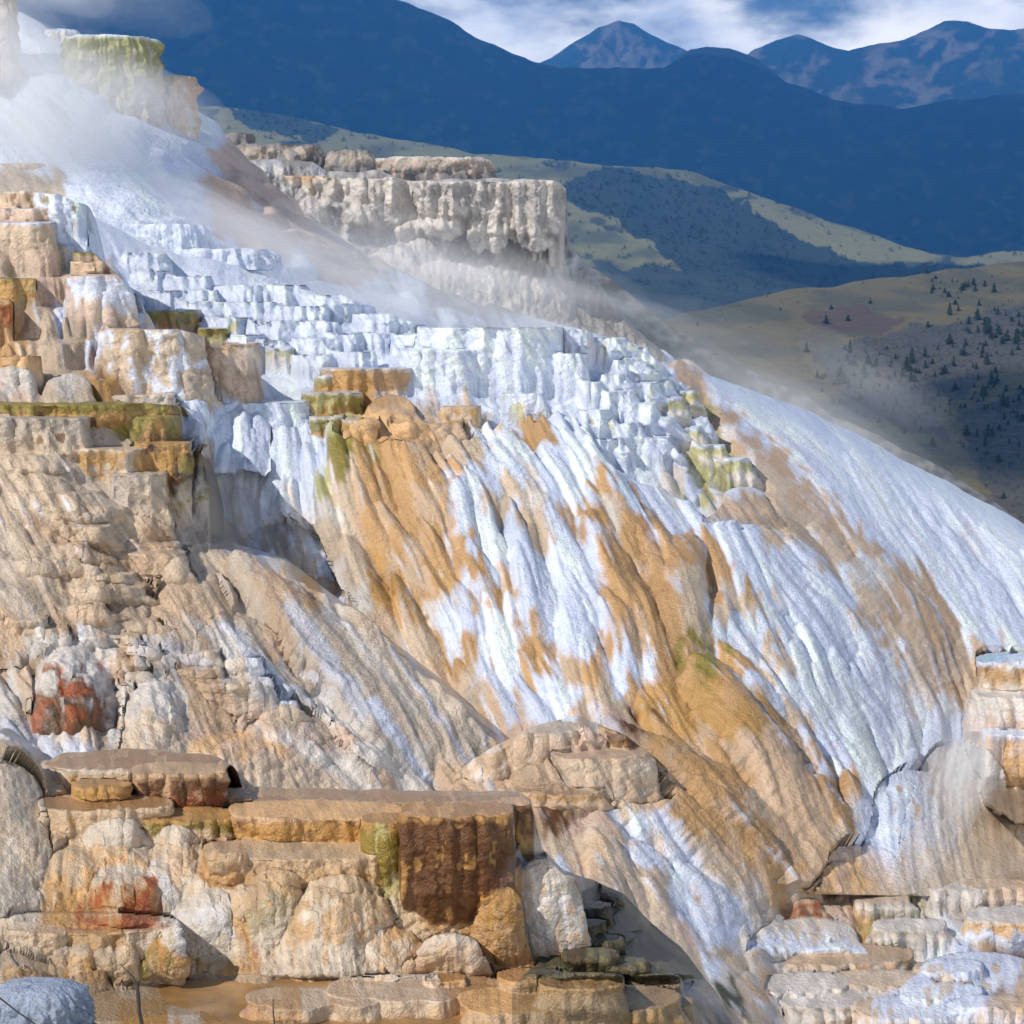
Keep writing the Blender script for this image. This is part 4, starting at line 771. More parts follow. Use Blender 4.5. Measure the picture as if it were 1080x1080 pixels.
# foreground floor below the shelf
fg = [(-150,700,15),(0,680,15.2),(40,800,13.6),(60,900,12.9),(60,980,12.2),(-150,900,12.6),(0,980,12),(0,1060,11),(200,880,13.2),(300,880,13.2),(420,870,13.4),(540,870,13.4),(200,980,12.4),(300,1030,12),(400,1030,12.1),(500,1030,12.2),(600,1030,12.4),(200,1045,11.9),(600,1080,11.6),(400,1080,11.2),(200,1080,11),(0,1180,9.6),(300,1180,9.8),(640,1180,10.2),(720,1060,12.4),(740,1120,11.8),(700,1000,13.6),(640,950,14.2),(760,1060,13),(610,930,14.2),(100,800,14.9),(200,806,14.9),(300,838,14.9),(540,840,14.9),(40,800,14.6)]
def d_fg(U, V, P, PM):
    PET, S1, S2, S3, S4, SP = fields(U, V); PET = PET*(1-.65*PM); S3 = S3*(1-.5*PM); S4 = S4*(1-.6*PM)
    pool = sstep(1035, 1050, V); return (PET*1.7+S3*.5+S2*.4+S4*.6)*(1-.9*pool)+S1*.2+fbm2(U/45, V/45, 5, 26)*(6-5*pool)+fbm2(U/6, V/6, 3, 27)*1.2*(1-pool)
tag(sheet('foreground_travertine', [(-150,760),(0,772),(24,790),(44,806),(60,797),(140,793),(220,800),(240,812),(262,833),(300,836),(545,838),(560,848),(572,900),(596,925),(625,932),(660,948),(690,980),(720,1006),(745,1036),(790,1090)], [(-150,1190),(800,1190)], fg, -330, 790, M_NEAR, du=1.1, dv=1.1, disp=d_fg, edge=(.3, 14), skw=1.5, skd=1.2,
      wet=lambda U, V: np.clip(sstep(1030, 1050, V)*.8+.34+.3*fbm2(U/30, V/30, 3, 29), 0, 1)), kind='structure')
EL = math.radians(42)
SUNAZ = math.radians(-122)                           # clockwise from +Y : behind-left of the camera
sd = np.array([math.sin(SUNAZ)*math.cos(EL), math.cos(SUNAZ)*math.cos(EL), math.sin(EL)])
bpy.context.scene.cycles.transparent_max_bounces = 96; bpy.context.scene.cycles.volume_bounces = 3
HAZE = 8.5e-5
from mathutils import Vector
#BLOCKS
# ------------------------------------------------------------------ single terraces, pillars and domes
def water(name, col, rough=.2):
    m = bpy.data.materials.new(name); nt, N = nodes(m); L = nt.links.new
    out = N('ShaderNodeOutputMaterial'); b = N('ShaderNodeBsdfPrincipled'); L(b.outputs[0], out.inputs[0])
    tc = N('ShaderNodeTexCoord'); n = N('ShaderNodeTexNoise'); n.inputs['Scale'].default_value = 2.2; n.inputs['Detail'].default_value = 5
    L(tc.outputs['Object'], n.inputs['Vector'])
    cr = N('ShaderNodeValToRGB'); cr.color_ramp.elements[0].position = .38; cr.color_ramp.elements[1].position = .62
    cr.color_ramp.elements[0].color = (*[c*.55 for c in col], 1); cr.color_ramp.elements[1].color = (*[min(1, c*1.3+.02) for c in col], 1)
    L(n.outputs[0], cr.inputs[0]); L(cr.outputs[0], b.inputs['Base Color']); b.inputs['Roughness'].default_value = rough
    n2 = N('ShaderNodeTexNoise'); n2.inputs['Scale'].default_value = 14; L(tc.outputs['Object'], n2.inputs['Vector'])
    bp = N('ShaderNodeBump'); bp.inputs['Strength'].default_value = .12; bp.inputs['Distance'].default_value = .02
    L(n2.outputs[0], bp.inputs['Height']); L(bp.outputs[0], b.inputs['Normal'])
    return m
WAT = dict(amber=water('amber_water', (.34,.19,.07)), brown=water('brown_water', (.30,.19,.12)), blue=water('blue_water', (.35,.55,.68)), pale=water('pale_water', (.55,.62,.72)))
_seed = [100]; CUR = [None]
def block(name, label, u, v, w, h, D, top='c', side='c', low=None, alt=None, rim=None, ry=.55, flare=1.12, drop=1.5, flut=.035, lump=.05, dome=0, pool=None,
          sq=2.4, mat=None, cat='travertine terrace', group=None, kind=None, off=0, lobes=.05, frac=.8, altf=.35, band=None, fix=False):
    _seed[0] += 1; s0 = _seed[0]
    if dome: flut *= .2; lobes *= .3
    on = D if isinstance(D, str) else (None if fix else CUR[0])
    if on:
        D = float(SH[on](np.array([float(u)]), np.array([float(v+h*min(frac, .9))]))[0]); D += max(0, flare-1)*w/2*sc(D)*ry-.08-off; drop = max(drop, 2.4)
    else: drop = max(drop, 1.3)
    k = sc(D); R = w/2*k; Hm = h*k; c0 = pt(u, v, D); cy = D+R*ry
    low = low or side; rim = rim or top
    g = lambda a: PAL[a] if isinstance(a, str) else np.array(a)
    nt_ = int(np.clip(w*2.6, 40, 420)); th = np.arange(nt_)/nt_*2*math.pi
    nw = int(np.clip(h*drop/1.3, 12, 190))
    if dome:
        ph = np.linspace(.02, 1, nw+14); r = np.sin(ph*math.pi/2)**dome; z = -(1-np.cos(ph*math.pi/2))*Hm
        tt = ph.copy(); n2 = int(nw*.4)+2; e = np.linspace(0, 1, n2)[1:]
        r = np.r_[r, 1+(flare-1)*e]; z = np.r_[z, -Hm-e*Hm*(drop-1)]; tt = np.r_[tt, 1+e]; wall = np.clip(tt*1.4, 0, 1); T = np.clip(tt, 0, 1)
    else:
        rt = np.r_[np.linspace(.01, .9, 12), .93, .955, .975, .99, 1.0]; zt = np.r_[np.full(12, -.05), -.02, 0, .0, -.004, -.02]*min(w*k, 1.2)*.5*1.6
        e = np.linspace(0, drop, nw)[1:]
        rd_ = min(.2, 5./w); r0_ = 1-rd_*.8; rt = rt*r0_           # rounded lip
        rw = r0_+(1-r0_)*np.sqrt(1-(1-np.clip(e*h/6, 0, 1))**2)+(flare-1)*np.clip(e, 0, 1.1)**1.6; zw = zt[-1]-e*Hm
        r = np.r_[rt, rw]; z = np.r_[zt, zw]; wall = np.r_[np.zeros(16), .3, np.clip(.3+e*h/9, 0, 1)]; T = np.r_[np.zeros(17), np.clip(e, 0, 1)]
    TH, RR = np.meshgrid(th, r); Z = np.repeat(z[:, None], nt_, 1); Wl = np.repeat(wall[:, None], nt_, 1); TT = np.repeat(T[:, None], nt_, 1)
    ct, st = np.cos(TH), np.sin(TH)
    se = (abs(ct)**sq+abs(st)**sq)**(-1/sq)
    nl = max(3, w/16.); lo = abs(vn2(TH*0+np.cos(TH)*nl*.6+s0*3.3, np.sin(TH)*nl*.6, s0))
    lo2 = fbm2(np.cos(TH)*1.6+s0, np.sin(TH)*1.6, 3, s0+1)
    lo3 = fbm2(np.cos(TH)*6+s0, np.sin(TH)*6+TT*.5, 3, s0+2)
    hz = Z/(Hm+1e-6)
    rad = se*(1+lobes*(1-2*lo)*1.6+(.2 if dome else .2)*lo2+.05*lo3)
    X = R*RR*rad*ct; Y = R*ry*RR*rad*st
    wx, wy = X/k, Y/k/max(ry, .3)
    # vertical flutes and lumps, in photo-pixel units
    q = np.cos(TH)*w/9+s0; q2 = np.sin(TH)*w/9
    fl = (1-abs(vn2(q*1.0, q2+Z/k/60, s0+3)))*.6+(1-abs(vn2(q*2.3, q2*2.3+Z/k/35, s0+4)))*.4-.7
    lm = fbm3(wx/16+s0, wy/16, Z/k/13, 4, s0+5)
    lm2 = 1-2*np.minimum(1, worley2(TH*w/26+s0, Z/k/15, s0+7)[0]*1.15)
    amp = min(w, 64)**.6*k*Wl
    dr = amp*(flut*22*fl+lump*26*lm+lump*11*lm2)*.55
    X = X+dr*ct; Y = Y+dr*st*.8
    Z = Z+amp*.35*lump*18*lm*np.clip(Wl*1.5-.6, 0, 1)*(1 if dome else .25)+(1-Wl)*k*(1.6 if not pool else .5)*fbm2(wx/9, wy/9, 3, s0+8)
    P = np.stack([X+c0[0], Y+cy, Z+c0[2]], -1)
    # colours
    sn = fbm2(np.cos(TH)*w/10+s0, np.sin(TH)*w/10+Z/k/50, 4, s0+9); bn = fbm3(wx/12, wy/12, Z/k/12+s0, 4, s0+10)
    tcol = TT*1.25-.12+sn*.45+bn*.4
    col = lerp(g(side), g(low), sstep(.25, .8, tcol)[..., None])
    if alt is not None:
        m = sstep(.0, .28, sn+bn*.7-(.5-altf)*.7)[..., None]*(.85 if not band else 1.)
        if band: m = m*np.exp(-((TT-band[0])/band[1])**2)[..., None]
        col = lerp(col, g(alt), m)
    rm = np.clip(1-TT/(3.5/max(h, 4)+.03)+sn*1.3, 0, 1)[..., None]*(0 if dome else 1)
    col = lerp(col, g(rim), rm*.85)
    if dome: col = lerp(g(top), col, sstep(.15, .55, TT+sn*.3+bn*.3)[..., None])
    else: col = lerp(g(top)*(1+.18*bn[..., None]), col, np.clip(Wl*1.6-.2, 0, 1)[..., None])
    col = np.clip(col*(1+.16*fl[..., None]*0+.22*bn[..., None]), .008, .86)
    M = mat or (M_NEAR if D < 18 else M_MID if D < 45 else M_FAR)
    P[0] = P[0].mean(0); P = P.reshape(-1, 3); cc = col.reshape(-1, 3)
    org = np.array([c0[0], cy, c0[2]-Hm])
    o = newmesh(name, P-org, gridfaces(len(r), nt_, True), cc, M); o.location = org
    tag(o, label, cat, group, kind)
    if pool:
        a = th; pr = .91; j = 12; pw = pr*(1-.28*abs(fbm2(np.cos(a)*3+s0, np.sin(a)*3, 3, 44))*2); ring = np.stack([R*r0_*pw*rad[j]*np.cos(a), R*ry*r0_*pw*rad[j]*np.sin(a), 0*a], -1)
        V_ = np.vstack([ring, [[0, 0, 0]]]); fc = [[i, (i+1) % nt_, nt_, nt_] for i in range(nt_)]
        me = bpy.data.meshes.new('pool'); me.from_pydata(V_.tolist(), [], [f[:3] for f in fc]); me.materials.append(WAT[pool])
        p_ = bpy.data.objects.new('pool', me); C.objects.link(p_); p_.parent = o; p_.location = (0, 0, Hm-.004*1-min(w*k, 1.2)*.012)
    return o
TT_ = 'travertine_terrace'; CUR[0] = None
def B(label, u, v, w, h, D, **k): return block(TT_, label, u, v, w, h, D, **k)
# --- misty pillars, top left
block('travertine_pillar', 'tall round travertine pillar capped yellow green, rising above the misty white slope', 108, 36, 96, 108, 46.5, top='W', side=(.30,.30,.13), low='g', rim=(.36,.37,.14), alt='g', ry=.8, flare=1.12, altf=.3, cat='pillar', lump=.05, lobes=.03, drop=1.3)
block('travertine_pillar', 'narrow grey pink pillar just right of the yellow green capped one', 181, 79, 44, 90, 48, top='g', side='p', low='t', alt='w', ry=.8, flare=1.25, cat='pillar', lump=.08)
block('travertine_pillar', 'pale stub pillar hugging the left side of the capped pillar', 62, 30, 34, 60, 48.5, top='W', side='w', low='W', alt='L', altf=.2, ry=.8, flare=1.3, cat='pillar')
block('travertine_pillar', 'dim pinkish block in the steam at the left edge, upper of two', 2, 152, 40, 30, 44, top='p', side='p', low='g', ry=.8, cat='terrace')
block('travertine_pillar', 'dim pinkish block in the steam at the left edge, lower of two', 14, 172, 76, 34, 43, top='p', side='p', low='g', ry=.7, cat='terrace')
block('travertine_pillar', 'grey spike in the steam in the top left corner', -4, -20, 30, 70, 46, top='g', side='g', ry=.8, cat='pillar')
B('wide white terrace half lost in the steam below the pillars', 170, 236, 92, 28, 40, top='W', side='W', low='W', ry=.6, flare=1.1, lump=.03)
B('low pale ledge in the steam behind the white cascade', 232, 262, 90, 14, 39.5, top='W', side='W', low='W', ry=.6)
# --- far cliff
cl = bpy.data.objects.new('travertine_cliff', None); C.objects.link(cl); cl.location = pt(440, 340, 58)
tag(cl, 'overhanging grey white travertine cliff with draped flowstone and dark hollows', 'cliff')
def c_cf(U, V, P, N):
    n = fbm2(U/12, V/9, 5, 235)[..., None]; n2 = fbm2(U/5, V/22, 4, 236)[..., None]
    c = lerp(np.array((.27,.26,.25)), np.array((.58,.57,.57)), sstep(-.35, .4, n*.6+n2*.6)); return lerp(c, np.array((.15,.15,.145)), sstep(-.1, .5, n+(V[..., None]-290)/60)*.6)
def d_cf(U, V, P, PM): return fbm2(U/12, V/12, 5, 237)*5+fbm2(U/4, V/20, 3, 238)*2.4+(ridged2(U/16, V/22, 3, 239)-.5)*5*(1-PM)
EW['cliff'] = 3
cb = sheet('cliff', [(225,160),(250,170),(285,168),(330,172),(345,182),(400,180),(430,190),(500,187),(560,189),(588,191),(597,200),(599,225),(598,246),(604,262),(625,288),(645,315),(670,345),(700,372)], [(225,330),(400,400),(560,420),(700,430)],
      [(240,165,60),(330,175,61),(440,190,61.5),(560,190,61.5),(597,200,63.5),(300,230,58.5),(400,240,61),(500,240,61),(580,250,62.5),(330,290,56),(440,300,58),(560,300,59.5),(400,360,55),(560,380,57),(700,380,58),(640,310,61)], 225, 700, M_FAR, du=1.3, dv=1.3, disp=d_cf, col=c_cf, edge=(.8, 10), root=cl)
cb.name = 'cliff_wall'; cb.parent = cl; cb.location = [-q for q in cl.location]
B('dark banded grey terrace behind the cliff top, leftmost of the row', 285, 152, 100, 26, 64, top='s', side='g', low='s', alt='s', ry=.5, mat=M_FAR)
B('brown grey terrace standing behind the cliff top at the end of the banded row', 368, 158, 46, 24, 63, top='s', side='g', low='s', alt='s', ry=.6, mat=M_FAR)
B('long pale banded terrace behind the right half of the cliff top', 450, 165, 116, 22, 64, top='w', side='g', low='s', alt='p', ry=.5, mat=M_FAR)
B('short dark stump at the left start of the banded row behind the cliff', 252, 140, 32, 20, 65, top='s', side='s', low='s', ry=.6, mat=M_FAR)
# --- boulder, twigs
block('boulder', 'blue grey bare boulder in the bottom left corner', 26, 1052, 130, 60, 9.6, top=(.30,.36,.46), side=(.28,.34,.45), low=(.2,.25,.33), dome=.45, ry=.7, lump=.07, cat='boulder', lobes=.08)
def tube(pts, rad, name, mat, label, cat):
    V_ = []; n = 8; pts = [np.array(p, float) for p in pts]
    for i, p in enumerate(pts):
        d = pts[min(i+1, len(pts)-1)]-pts[max(i-1, 0)]; d /= np.linalg.norm(d)+1e-9; a = np.cross(d, [0, 1, 0]); a /= np.linalg.norm(a)+1e-9; b = np.cross(d, a)
        for k in range(n): V_.append(p+(a*math.cos(k*2*math.pi/n)+b*math.sin(k*2*math.pi/n))*rad[i]*(1+.25*math.sin(i*2.1+k)))
    V_.append(pts[0]); V_.append(pts[-1]); m = len(pts)
    fc = [[i*n+k, i*n+(k+1) % n, (i+1)*n+(k+1) % n, (i+1)*n+k] for i in range(m-1) for k in range(n)]
    fc += [[(k+1) % n, k, m*n] for k in range(n)]+[[(m-1)*n+k, (m-1)*n+(k+1) % n, m*n+1] for k in range(n)]
    me = bpy.data.meshes.new(name); me.from_pydata([tuple(v) for v in V_], [], fc); me.materials.append(mat)
    o = bpy.data.objects.new(name, me); C.objects.link(o)
    if label: tag(o, label, cat)
    return o
M_TWIG = bpy.data.materials.new('dead_wood'); nt, N = nodes(M_TWIG); o_ = N('ShaderNodeOutputMaterial'); b_ = N('ShaderNodeBsdfPrincipled'); nt.links.new(b_.outputs[0], o_.inputs[0])
tn = N('ShaderNodeTexNoise'); tn.inputs['Scale'].default_value = 60; tr = N('ShaderNodeValToRGB'); tr.color_ramp.elements[0].color = (.02,.015,.015,1); tr.color_ramp.elements[1].color = (.09,.07,.06,1)
nt.links.new(tn.outputs[0], tr.inputs[0]); nt.links.new(tr.outputs[0], b_.inputs['Base Color']); b_.inputs['Roughness'].default_value = .8
tw = tube([pt(u, v, 9.6) for u, v in [(150,1112),(150,1096),(149,1080),(147,1066),(146,1052),(144,1036)]], [.012,.012,.011,.011,.01,.008], 'dead_stick', M_TWIG, 'black dead stick poking up from the amber pool near the boulder', 'stick')
br = tube([pt(u, v, 9.6) for u, v in [(144,1038),(141,1031),(134,1024),(127,1017)]], [.006,.004,.003,.002], 'branch', M_TWIG, None, None); br.parent = tw
tube([pt(u, v, 10) for u, v in [(291,1100),(290,1082),(288,1068),(288,1053)]], [.005,.004,.004,.002], 'dead_reed', M_TWIG, 'thin black stem standing in the amber pool, right of the thicker stick', 'stem')
tube([pt(u, v, 9.15) for u, v in [(-14,1042),(4,1056),(20,1068),(34,1078),(50,1092)]], [.004]*5, 'dead_twig', M_TWIG, 'thin dark twig lying across the bare boulder', 'twig')
# amber pool, bottom
def poolsheet(name, uv, z, mat, label_kind='structure'):
    P = []
    for (u, v) in uv:
        x, y, zz = ray(u, v); t = z/float(zz); P.append((float(x)*t, float(y)*t, z))
    me = bpy.data.meshes.new(name); me.from_pydata(P, [], [list(range(len(P)))]); me.materials.append(mat); o = bpy.data.objects.new(name, me); C.objects.link(o); o['kind'] = label_kind; return o
zp = float(pt(200, 1052, 11.6)[2])
poolsheet('amber_pool', [(-60,1030),(40,1034),(160,1036),(300,1030),(420,1032),(480,1040),(560,1060),(640,1120),(600,1200),(-100,1200)], zp, WAT['amber'])
#FAR
# ------------------------------------------------------------------ hills, mountains
M_HILL = travertine('hill_ground', .02, .5, .9, 6)
M_MTN = travertine('mountain_ground', .004, .6, .95, 40)
FOR = np.array((.010,.028,.038)); GRS = np.array((.25,.24,.105)); GR2 = np.array((.13,.13,.07)); RCK = np.array((.21,.185,.165)); SCR = np.array((.13,.12,.105))
def pm(U, V, poly, wob, s):
    return inpoly(U+fbm2(U/wob, V/wob, 4, s)*wob*.7, V+fbm2(U/wob, V/wob, 4, s+9)*wob*.5, poly).astype(float)[..., None]
def c_mtn(U, V, P, N):
    n = fbm2(U/14, V/9, 4, 130)[..., None]; c = lerp(FOR, GR2*1.1, sstep(.0, .45, n)*.55); return c
def c_mtn2(U, V, P, N):
    n = fbm2(U/18, V/12, 5, 140)[..., None]; n2 = ridged2(U/30+V/50, V/26, 4, 141)[..., None]
    c = lerp(FOR*1.4, RCK, sstep(.42, .62, n2*.7+n*.35+.05)); return lerp(c, GRS*.7, sstep(.25, .4, fbm2(U/25, V/10, 3, 144)[..., None])*.5)
def c_peak(U, V, P, N):
    n = fbm2(U/10, V/8, 4, 150)[..., None]; m = sstep(12, -12, abs(U-655-(V-40)*.3)-(V-22)*1.1)[..., None]
    c = lerp(FOR*1.5, RCK, sstep(-.1, .35, n+m*.8-.25)); return c
def d_mtn(U, V, P, PM): return (ridged2(U/60+V/120, V/70, 5, 160)-.5)*60+fbm2(U/12, V/12, 4, 165)*5
def d_mtn2(U, V, P, PM): return (ridged2(U/34+V/70, V/40, 5, 170)-.5)*26+fbm2(U/8, V/8, 4, 175)*4
EW['front_mountain'] = 4; EW['far_peak'] = 3; EW['far_range'] = 3
kw = dict(skirt=6, rows=None, kind='structure')
def far(name, top, bot, dep, u0, u1, mat, du, disp, col, edge, skw):
    return tag(sheet(name, top, bot, dep, u0, u1, mat, du=du, dv=du, disp=disp, col=col, edge=edge, skirt=6, skw=skw), kind='structure')
far('far_peak', [(480,90),(560,70),(580,62),(610,42),(632,28),(652,21),(668,24),(690,38),(715,50),(760,75),(800,100)], [(480,160),(800,160)],
    [(560,70,13500),(650,22,13500),(720,60,13500),(650,150,12000),(500,150,12000),(800,150,12000)], 480, 800, M_MTN, 2, d_mtn2, c_peak, (300, 20), 900)
far('far_range', [(760,80),(795,52),(820,42),(842,37),(870,46),(895,55),(915,50),(940,44),(965,36),(995,24),(1020,22),(1045,32),(1070,33),(1100,24),(1160,30),(1230,40)], [(760,190),(1230,200)],
    [(780,60,12800),(840,38,12800),(1000,25,12500),(1200,40,12500),(800,180,10500),(1000,180,10000),(1200,180,10000),(930,50,12600)], 760, 1230, M_MTN, 1.8, d_mtn2, c_mtn2, (300, 20), 900)
far('front_mountain', [(-150,-260),(200,-80),(330,-35),(400,-8),(430,2),(470,18),(510,42),(560,64),(590,72),(650,70),(700,72),(725,56),(745,48),(770,50),(800,62),(830,88),(870,100),(900,112),(960,112),(1010,106),(1080,100),(1230,96)], [(-150,310),(1230,330)],
    [(-150,-200,8500),(200,-80,8600),(430,2,9000),(590,72,9300),(745,48,9600),(900,112,9200),(1200,96,9000),(0,300,4800),(500,300,5000),(900,300,5000),(1200,300,5000),(700,180,6800),(200,150,6500),(1100,200,6500)], -150, 1230, M_MTN, 2.4, d_mtn, c_mtn, (300, 20), 900)
def c_hill(U, V, P, N):
    c = lerp(GRS*1.0, GR2, sstep(-.2, .4, fbm2(U/40, V/14, 4, 180))[..., None])
    f = sstep(.02, .2, fbm2(U/22, V/9, 5, 181)-.12)[..., None]*.75
    f = np.maximum(f, pm(U, V, [(640,175),(760,200),(860,250),(930,290),(900,310),(760,300),(700,270),(650,230),(560,200)], 22, 183)*.92)
    f = np.maximum(f, pm(U, V, [(240,115),(300,118),(360,138),(340,150),(260,136)], 12, 190)*.9)
    f = np.maximum(f, pm(U, V, [(600,285),(900,270),(1100,280),(1100,330),(640,345)], 20, 185)*.85)
    f = f*(1-pm(U, V, [(780,212),(850,228),(990,268),(970,282),(900,274),(830,245)], 12, 187))
    f = f*(1-pm(U, V, [(1000,270),(1100,262),(1100,275),(1010,280)], 10, 189))
    c = lerp(c, (.30,.28,.12), pm(U, V, [(780,212),(850,228),(990,268),(970,282),(900,274),(830,245)], 10, 187)*.8)  # sunlit patch painted into the colour of the open grass
    return lerp(c, FOR*1.3, f)
def d_hill(U, V, P, PM): return fbm2(U/70, V/40, 5, 195)*22+(ridged2(U/60, V/50, 4, 196)-.5)*14
mh = [(210,112,4200),(300,124,4100),(400,145,4000),(500,160,3900),(640,175,3900),(760,196,3900),(880,240,3700),(1000,270,3500),(1200,285,3400),(300,220,3200),(600,260,3000),(800,290,2900),(1000,320,2700),(500,360,2400),(800,370,2300),(1200,370,2300),(200,300,2600)]
far('grassy_hill', [(100,100),(210,112),(250,114),(300,122),(350,134),(400,144),(450,150),(500,161),(560,166),(600,170),(640,174),(690,176),(740,184),(800,206),(860,228),(920,248),(985,268),(1010,272),(1060,266),(1230,262)], [(100,360),(1230,380)], mh, 100, 1230, M_HILL, 2, d_hill, c_hill, (80, 14), 500)
def c_near(U, V, P, N):
    c = lerp(GRS*np.array((.62,.54,.50)), GR2*np.array((.75,.7,.68)), sstep(-.25, .3, fbm2(U/50-V/25, V/12, 4, 200))[..., None])
    r = pm(U, V, [(860,375),(960,345),(1100,315),(1230,290),(1230,355),(1080,385),(980,430),(1000,470),(900,440)], 26, 204)
    c = lerp(c, SCR*.6, r*.85)
    r2 = pm(U, V, [(1000,440),(1100,405),(1230,390),(1230,600),(1060,540)], 22, 206); c = lerp(c, SCR*.6, r2*.85)
    r3 = pm(U, V, [(840,330),(900,322),(960,336),(930,352),(860,346)], 14, 208); c = lerp(c, (.10,.06,.045), r3*.8)
    sp = sstep(.25, .45, fbm2(U/3, V/2.5, 2, 210))[..., None]*np.maximum(r, r2); return lerp(c, FOR, sp*.7)
def d_near(U, V, P, PM): return fbm2(U/80, V/40, 5, 215)*20+(ridged2(U/55+V/90, V/60, 4, 216)-.5)*20
mn = [(640,350,1700),(760,322,1800),(860,300,1800),(960,290,1750),(1080,275,1700),(1230,262,1700),(700,420,1100),(900,400,1150),(1080,380,1150),(1230,380,1150),(700,560,650),(900,520,720),(1080,520,720),(1230,560,650)]
far('near_hillside', [(560,372),(640,350),(700,337),(760,322),(830,306),(880,302),(940,292),(1010,284),(1080,276),(1150,270),(1230,262)], [(560,620),(1230,660)], mn, 560, 1230, M_HILL, 2, d_near, c_near, (30, 14), 200)
# valley floor reaching the horizon
gme = bpy.data.meshes.new('valley_ground'); gme.from_pydata([(-30000,-300,-105),(30000,-300,-105),(30000,30000,-105),(-30000,30000,-105)], [], [(0,1,2,3)])
mg = bpy.data.materials.new('valley_grass'); nt, N = nodes(mg); o_ = N('ShaderNodeOutputMaterial'); b_ = N('ShaderNodeBsdfPrincipled'); tn = N('ShaderNodeTexNoise'); tn.inputs['Scale'].default_value = .01; tn.inputs['Detail'].default_value = 8
tcn = N('ShaderNodeTexCoord'); nt.links.new(tcn.outputs['Object'], tn.inputs['Vector']); tr = N('ShaderNodeValToRGB'); tr.color_ramp.elements[0].color = (.03,.05,.02,1); tr.color_ramp.elements[1].color = (.15,.14,.07,1)
nt.links.new(tn.outputs[0], tr.inputs[0]); nt.links.new(tr.outputs[0], b_.inputs['Base Color']); nt.links.new(b_.outputs[0], o_.inputs[0]); gme.materials.append(mg)
go = bpy.data.objects.new('valley_ground', gme); C.objects.link(go); go['kind'] = 'structure'
# dark scree running down behind the mound
def c_scree(U, V, P, N):
    n = fbm2(U/9, V/7, 5, 220)[..., None]; return lerp(np.array((.10,.10,.09)), np.array((.30,.29,.27)), sstep(-.3, .45, n))
tag(sheet('grey_scree_slope', [(560,262),(600,270),(640,290),(680,322),(715,350),(760,374),(800,395),(850,418),(880,440),(930,462),(980,486),(1040,524),(1100,570)], [(560,420),(760,460),(1100,640)],
      [(560,270,66),(640,290,68),(760,374,70),(880,440,66),(1000,495,60),(560,400,58),(760,440,56),(1100,600,50)], 560, 1100, M_FAR, du=2, dv=2,
      disp=lambda U, V, P, PM: fbm2(U/14, V/12, 5, 222)*9, col=c_scree, edge=(1, 20)), kind='structure')
# ------------------------------------------------------------------ trees
M_TREE = bpy.data.materials.new('needles'); nt, N = nodes(M_TREE); o_ = N('ShaderNodeOutputMaterial'); b_ = N('ShaderNodeBsdfPrincipled'); tn = N('ShaderNodeTexNoise'); tn.inputs['Scale'].default_value = 1.5
tr = N('ShaderNodeValToRGB'); tr.color_ramp.elements[0].color = (.012,.022,.010,1); tr.color_ramp.elements[1].color = (.05,.075,.028,1); tcn = N('ShaderNodeTexCoord')
nt.links.new(tcn.outputs['Object'], tn.inputs['Vector']); nt.links.new(tn.outputs[0], tr.inputs[0]); nt.links.new(tr.outputs[0], b_.inputs['Base Color']); nt.links.new(b_.outputs[0], o_.inputs[0]); b_.inputs['Roughness'].default_value = .9
def crown_geo(seed, wide, tiers=9, blades=9):
    rg = random.Random(seed); V_ = []; fc = []
    for t in range(tiers):
        z = .12+.86*t/tiers; r = wide*(1-t/tiers)**.85*rg.uniform(.75, 1.15)+.015
        for b in range(blades):
            a = (b+rg.random())*2*math.pi/blades; rr = r*rg.uniform(.6, 1.2); da = rg.uniform(.25, .45)
            i = len(V_); zt = z+rg.uniform(.05, .12)
            V_ += [(0, 0, zt), (rr*math.cos(a-da), rr*math.sin(a-da), z-rg.uniform(.0, .05)), (rr*1.15*math.cos(a), rr*1.15*math.sin(a), z-.02), (rr*math.cos(a+da), rr*math.sin(a+da), z-rg.uniform(0, .05)), (rr*.4*math.cos(a), rr*.4*math.sin(a), z-.07)]
            fc += [(i, i+1, i+2), (i, i+2, i+3), (i+4, i+2, i+1), (i+4, i+3, i+2)]
    return V_, fc
def trunk_geo():
    V_ = []; n = 6
    for z, r in ((-.12, .03), (.3, .02), (.95, .004)): V_ += [(r*math.cos(k*2*math.pi/n), r*math.sin(k*2*math.pi/n), z) for k in range(n)]
    return V_, [(i*n+k, i*n+(k+1) % n, (i+1)*n+(k+1) % n, (i+1)*n+k) for i in range(2) for k in range(n)]
GEO = [crown_geo(s, w_) for s, w_ in ((1, .2), (2, .26), (3, .34), (4, .5))]
TG = trunk_geo(); ME = []
for k, (v_, f_) in enumerate(GEO):
    me = bpy.data.meshes.new('conifer'); i = len(v_); me.from_pydata(v_+TG[0], [], f_+[tuple(a+i for a in q) for q in TG[1]]); me.materials.append(M_TREE); me.materials.append(M_TWIG)
    for p_ in me.polygons[len(f_):]: p_.material_index = 1
    mc = bpy.data.meshes.new('crown'); mc.from_pydata(v_, [], f_); mc.materials.append(M_TREE); ME.append((me, mc))
mt_ = bpy.data.meshes.new('trunk'); mt_.from_pydata(TG[0], [], TG[1]); mt_.materials.append(M_TWIG)
deps = bpy.context.evaluated_depsgraph_get(); deps.update()
def cast(o, u, v):
    x, y, z = ray(u, v); d = Vector((float(x), float(y), float(z))).normalized()
    ok, loc, nn, idx = o.ray_cast(Vector((0, 0, 0)), d); return loc if ok else None
near_o = bpy.data.objects['near_hillside']; hill_o = bpy.data.objects['grassy_hill']; fm_o = bpy.data.objects['front_mountain']
rt = random.Random(5); spots = []
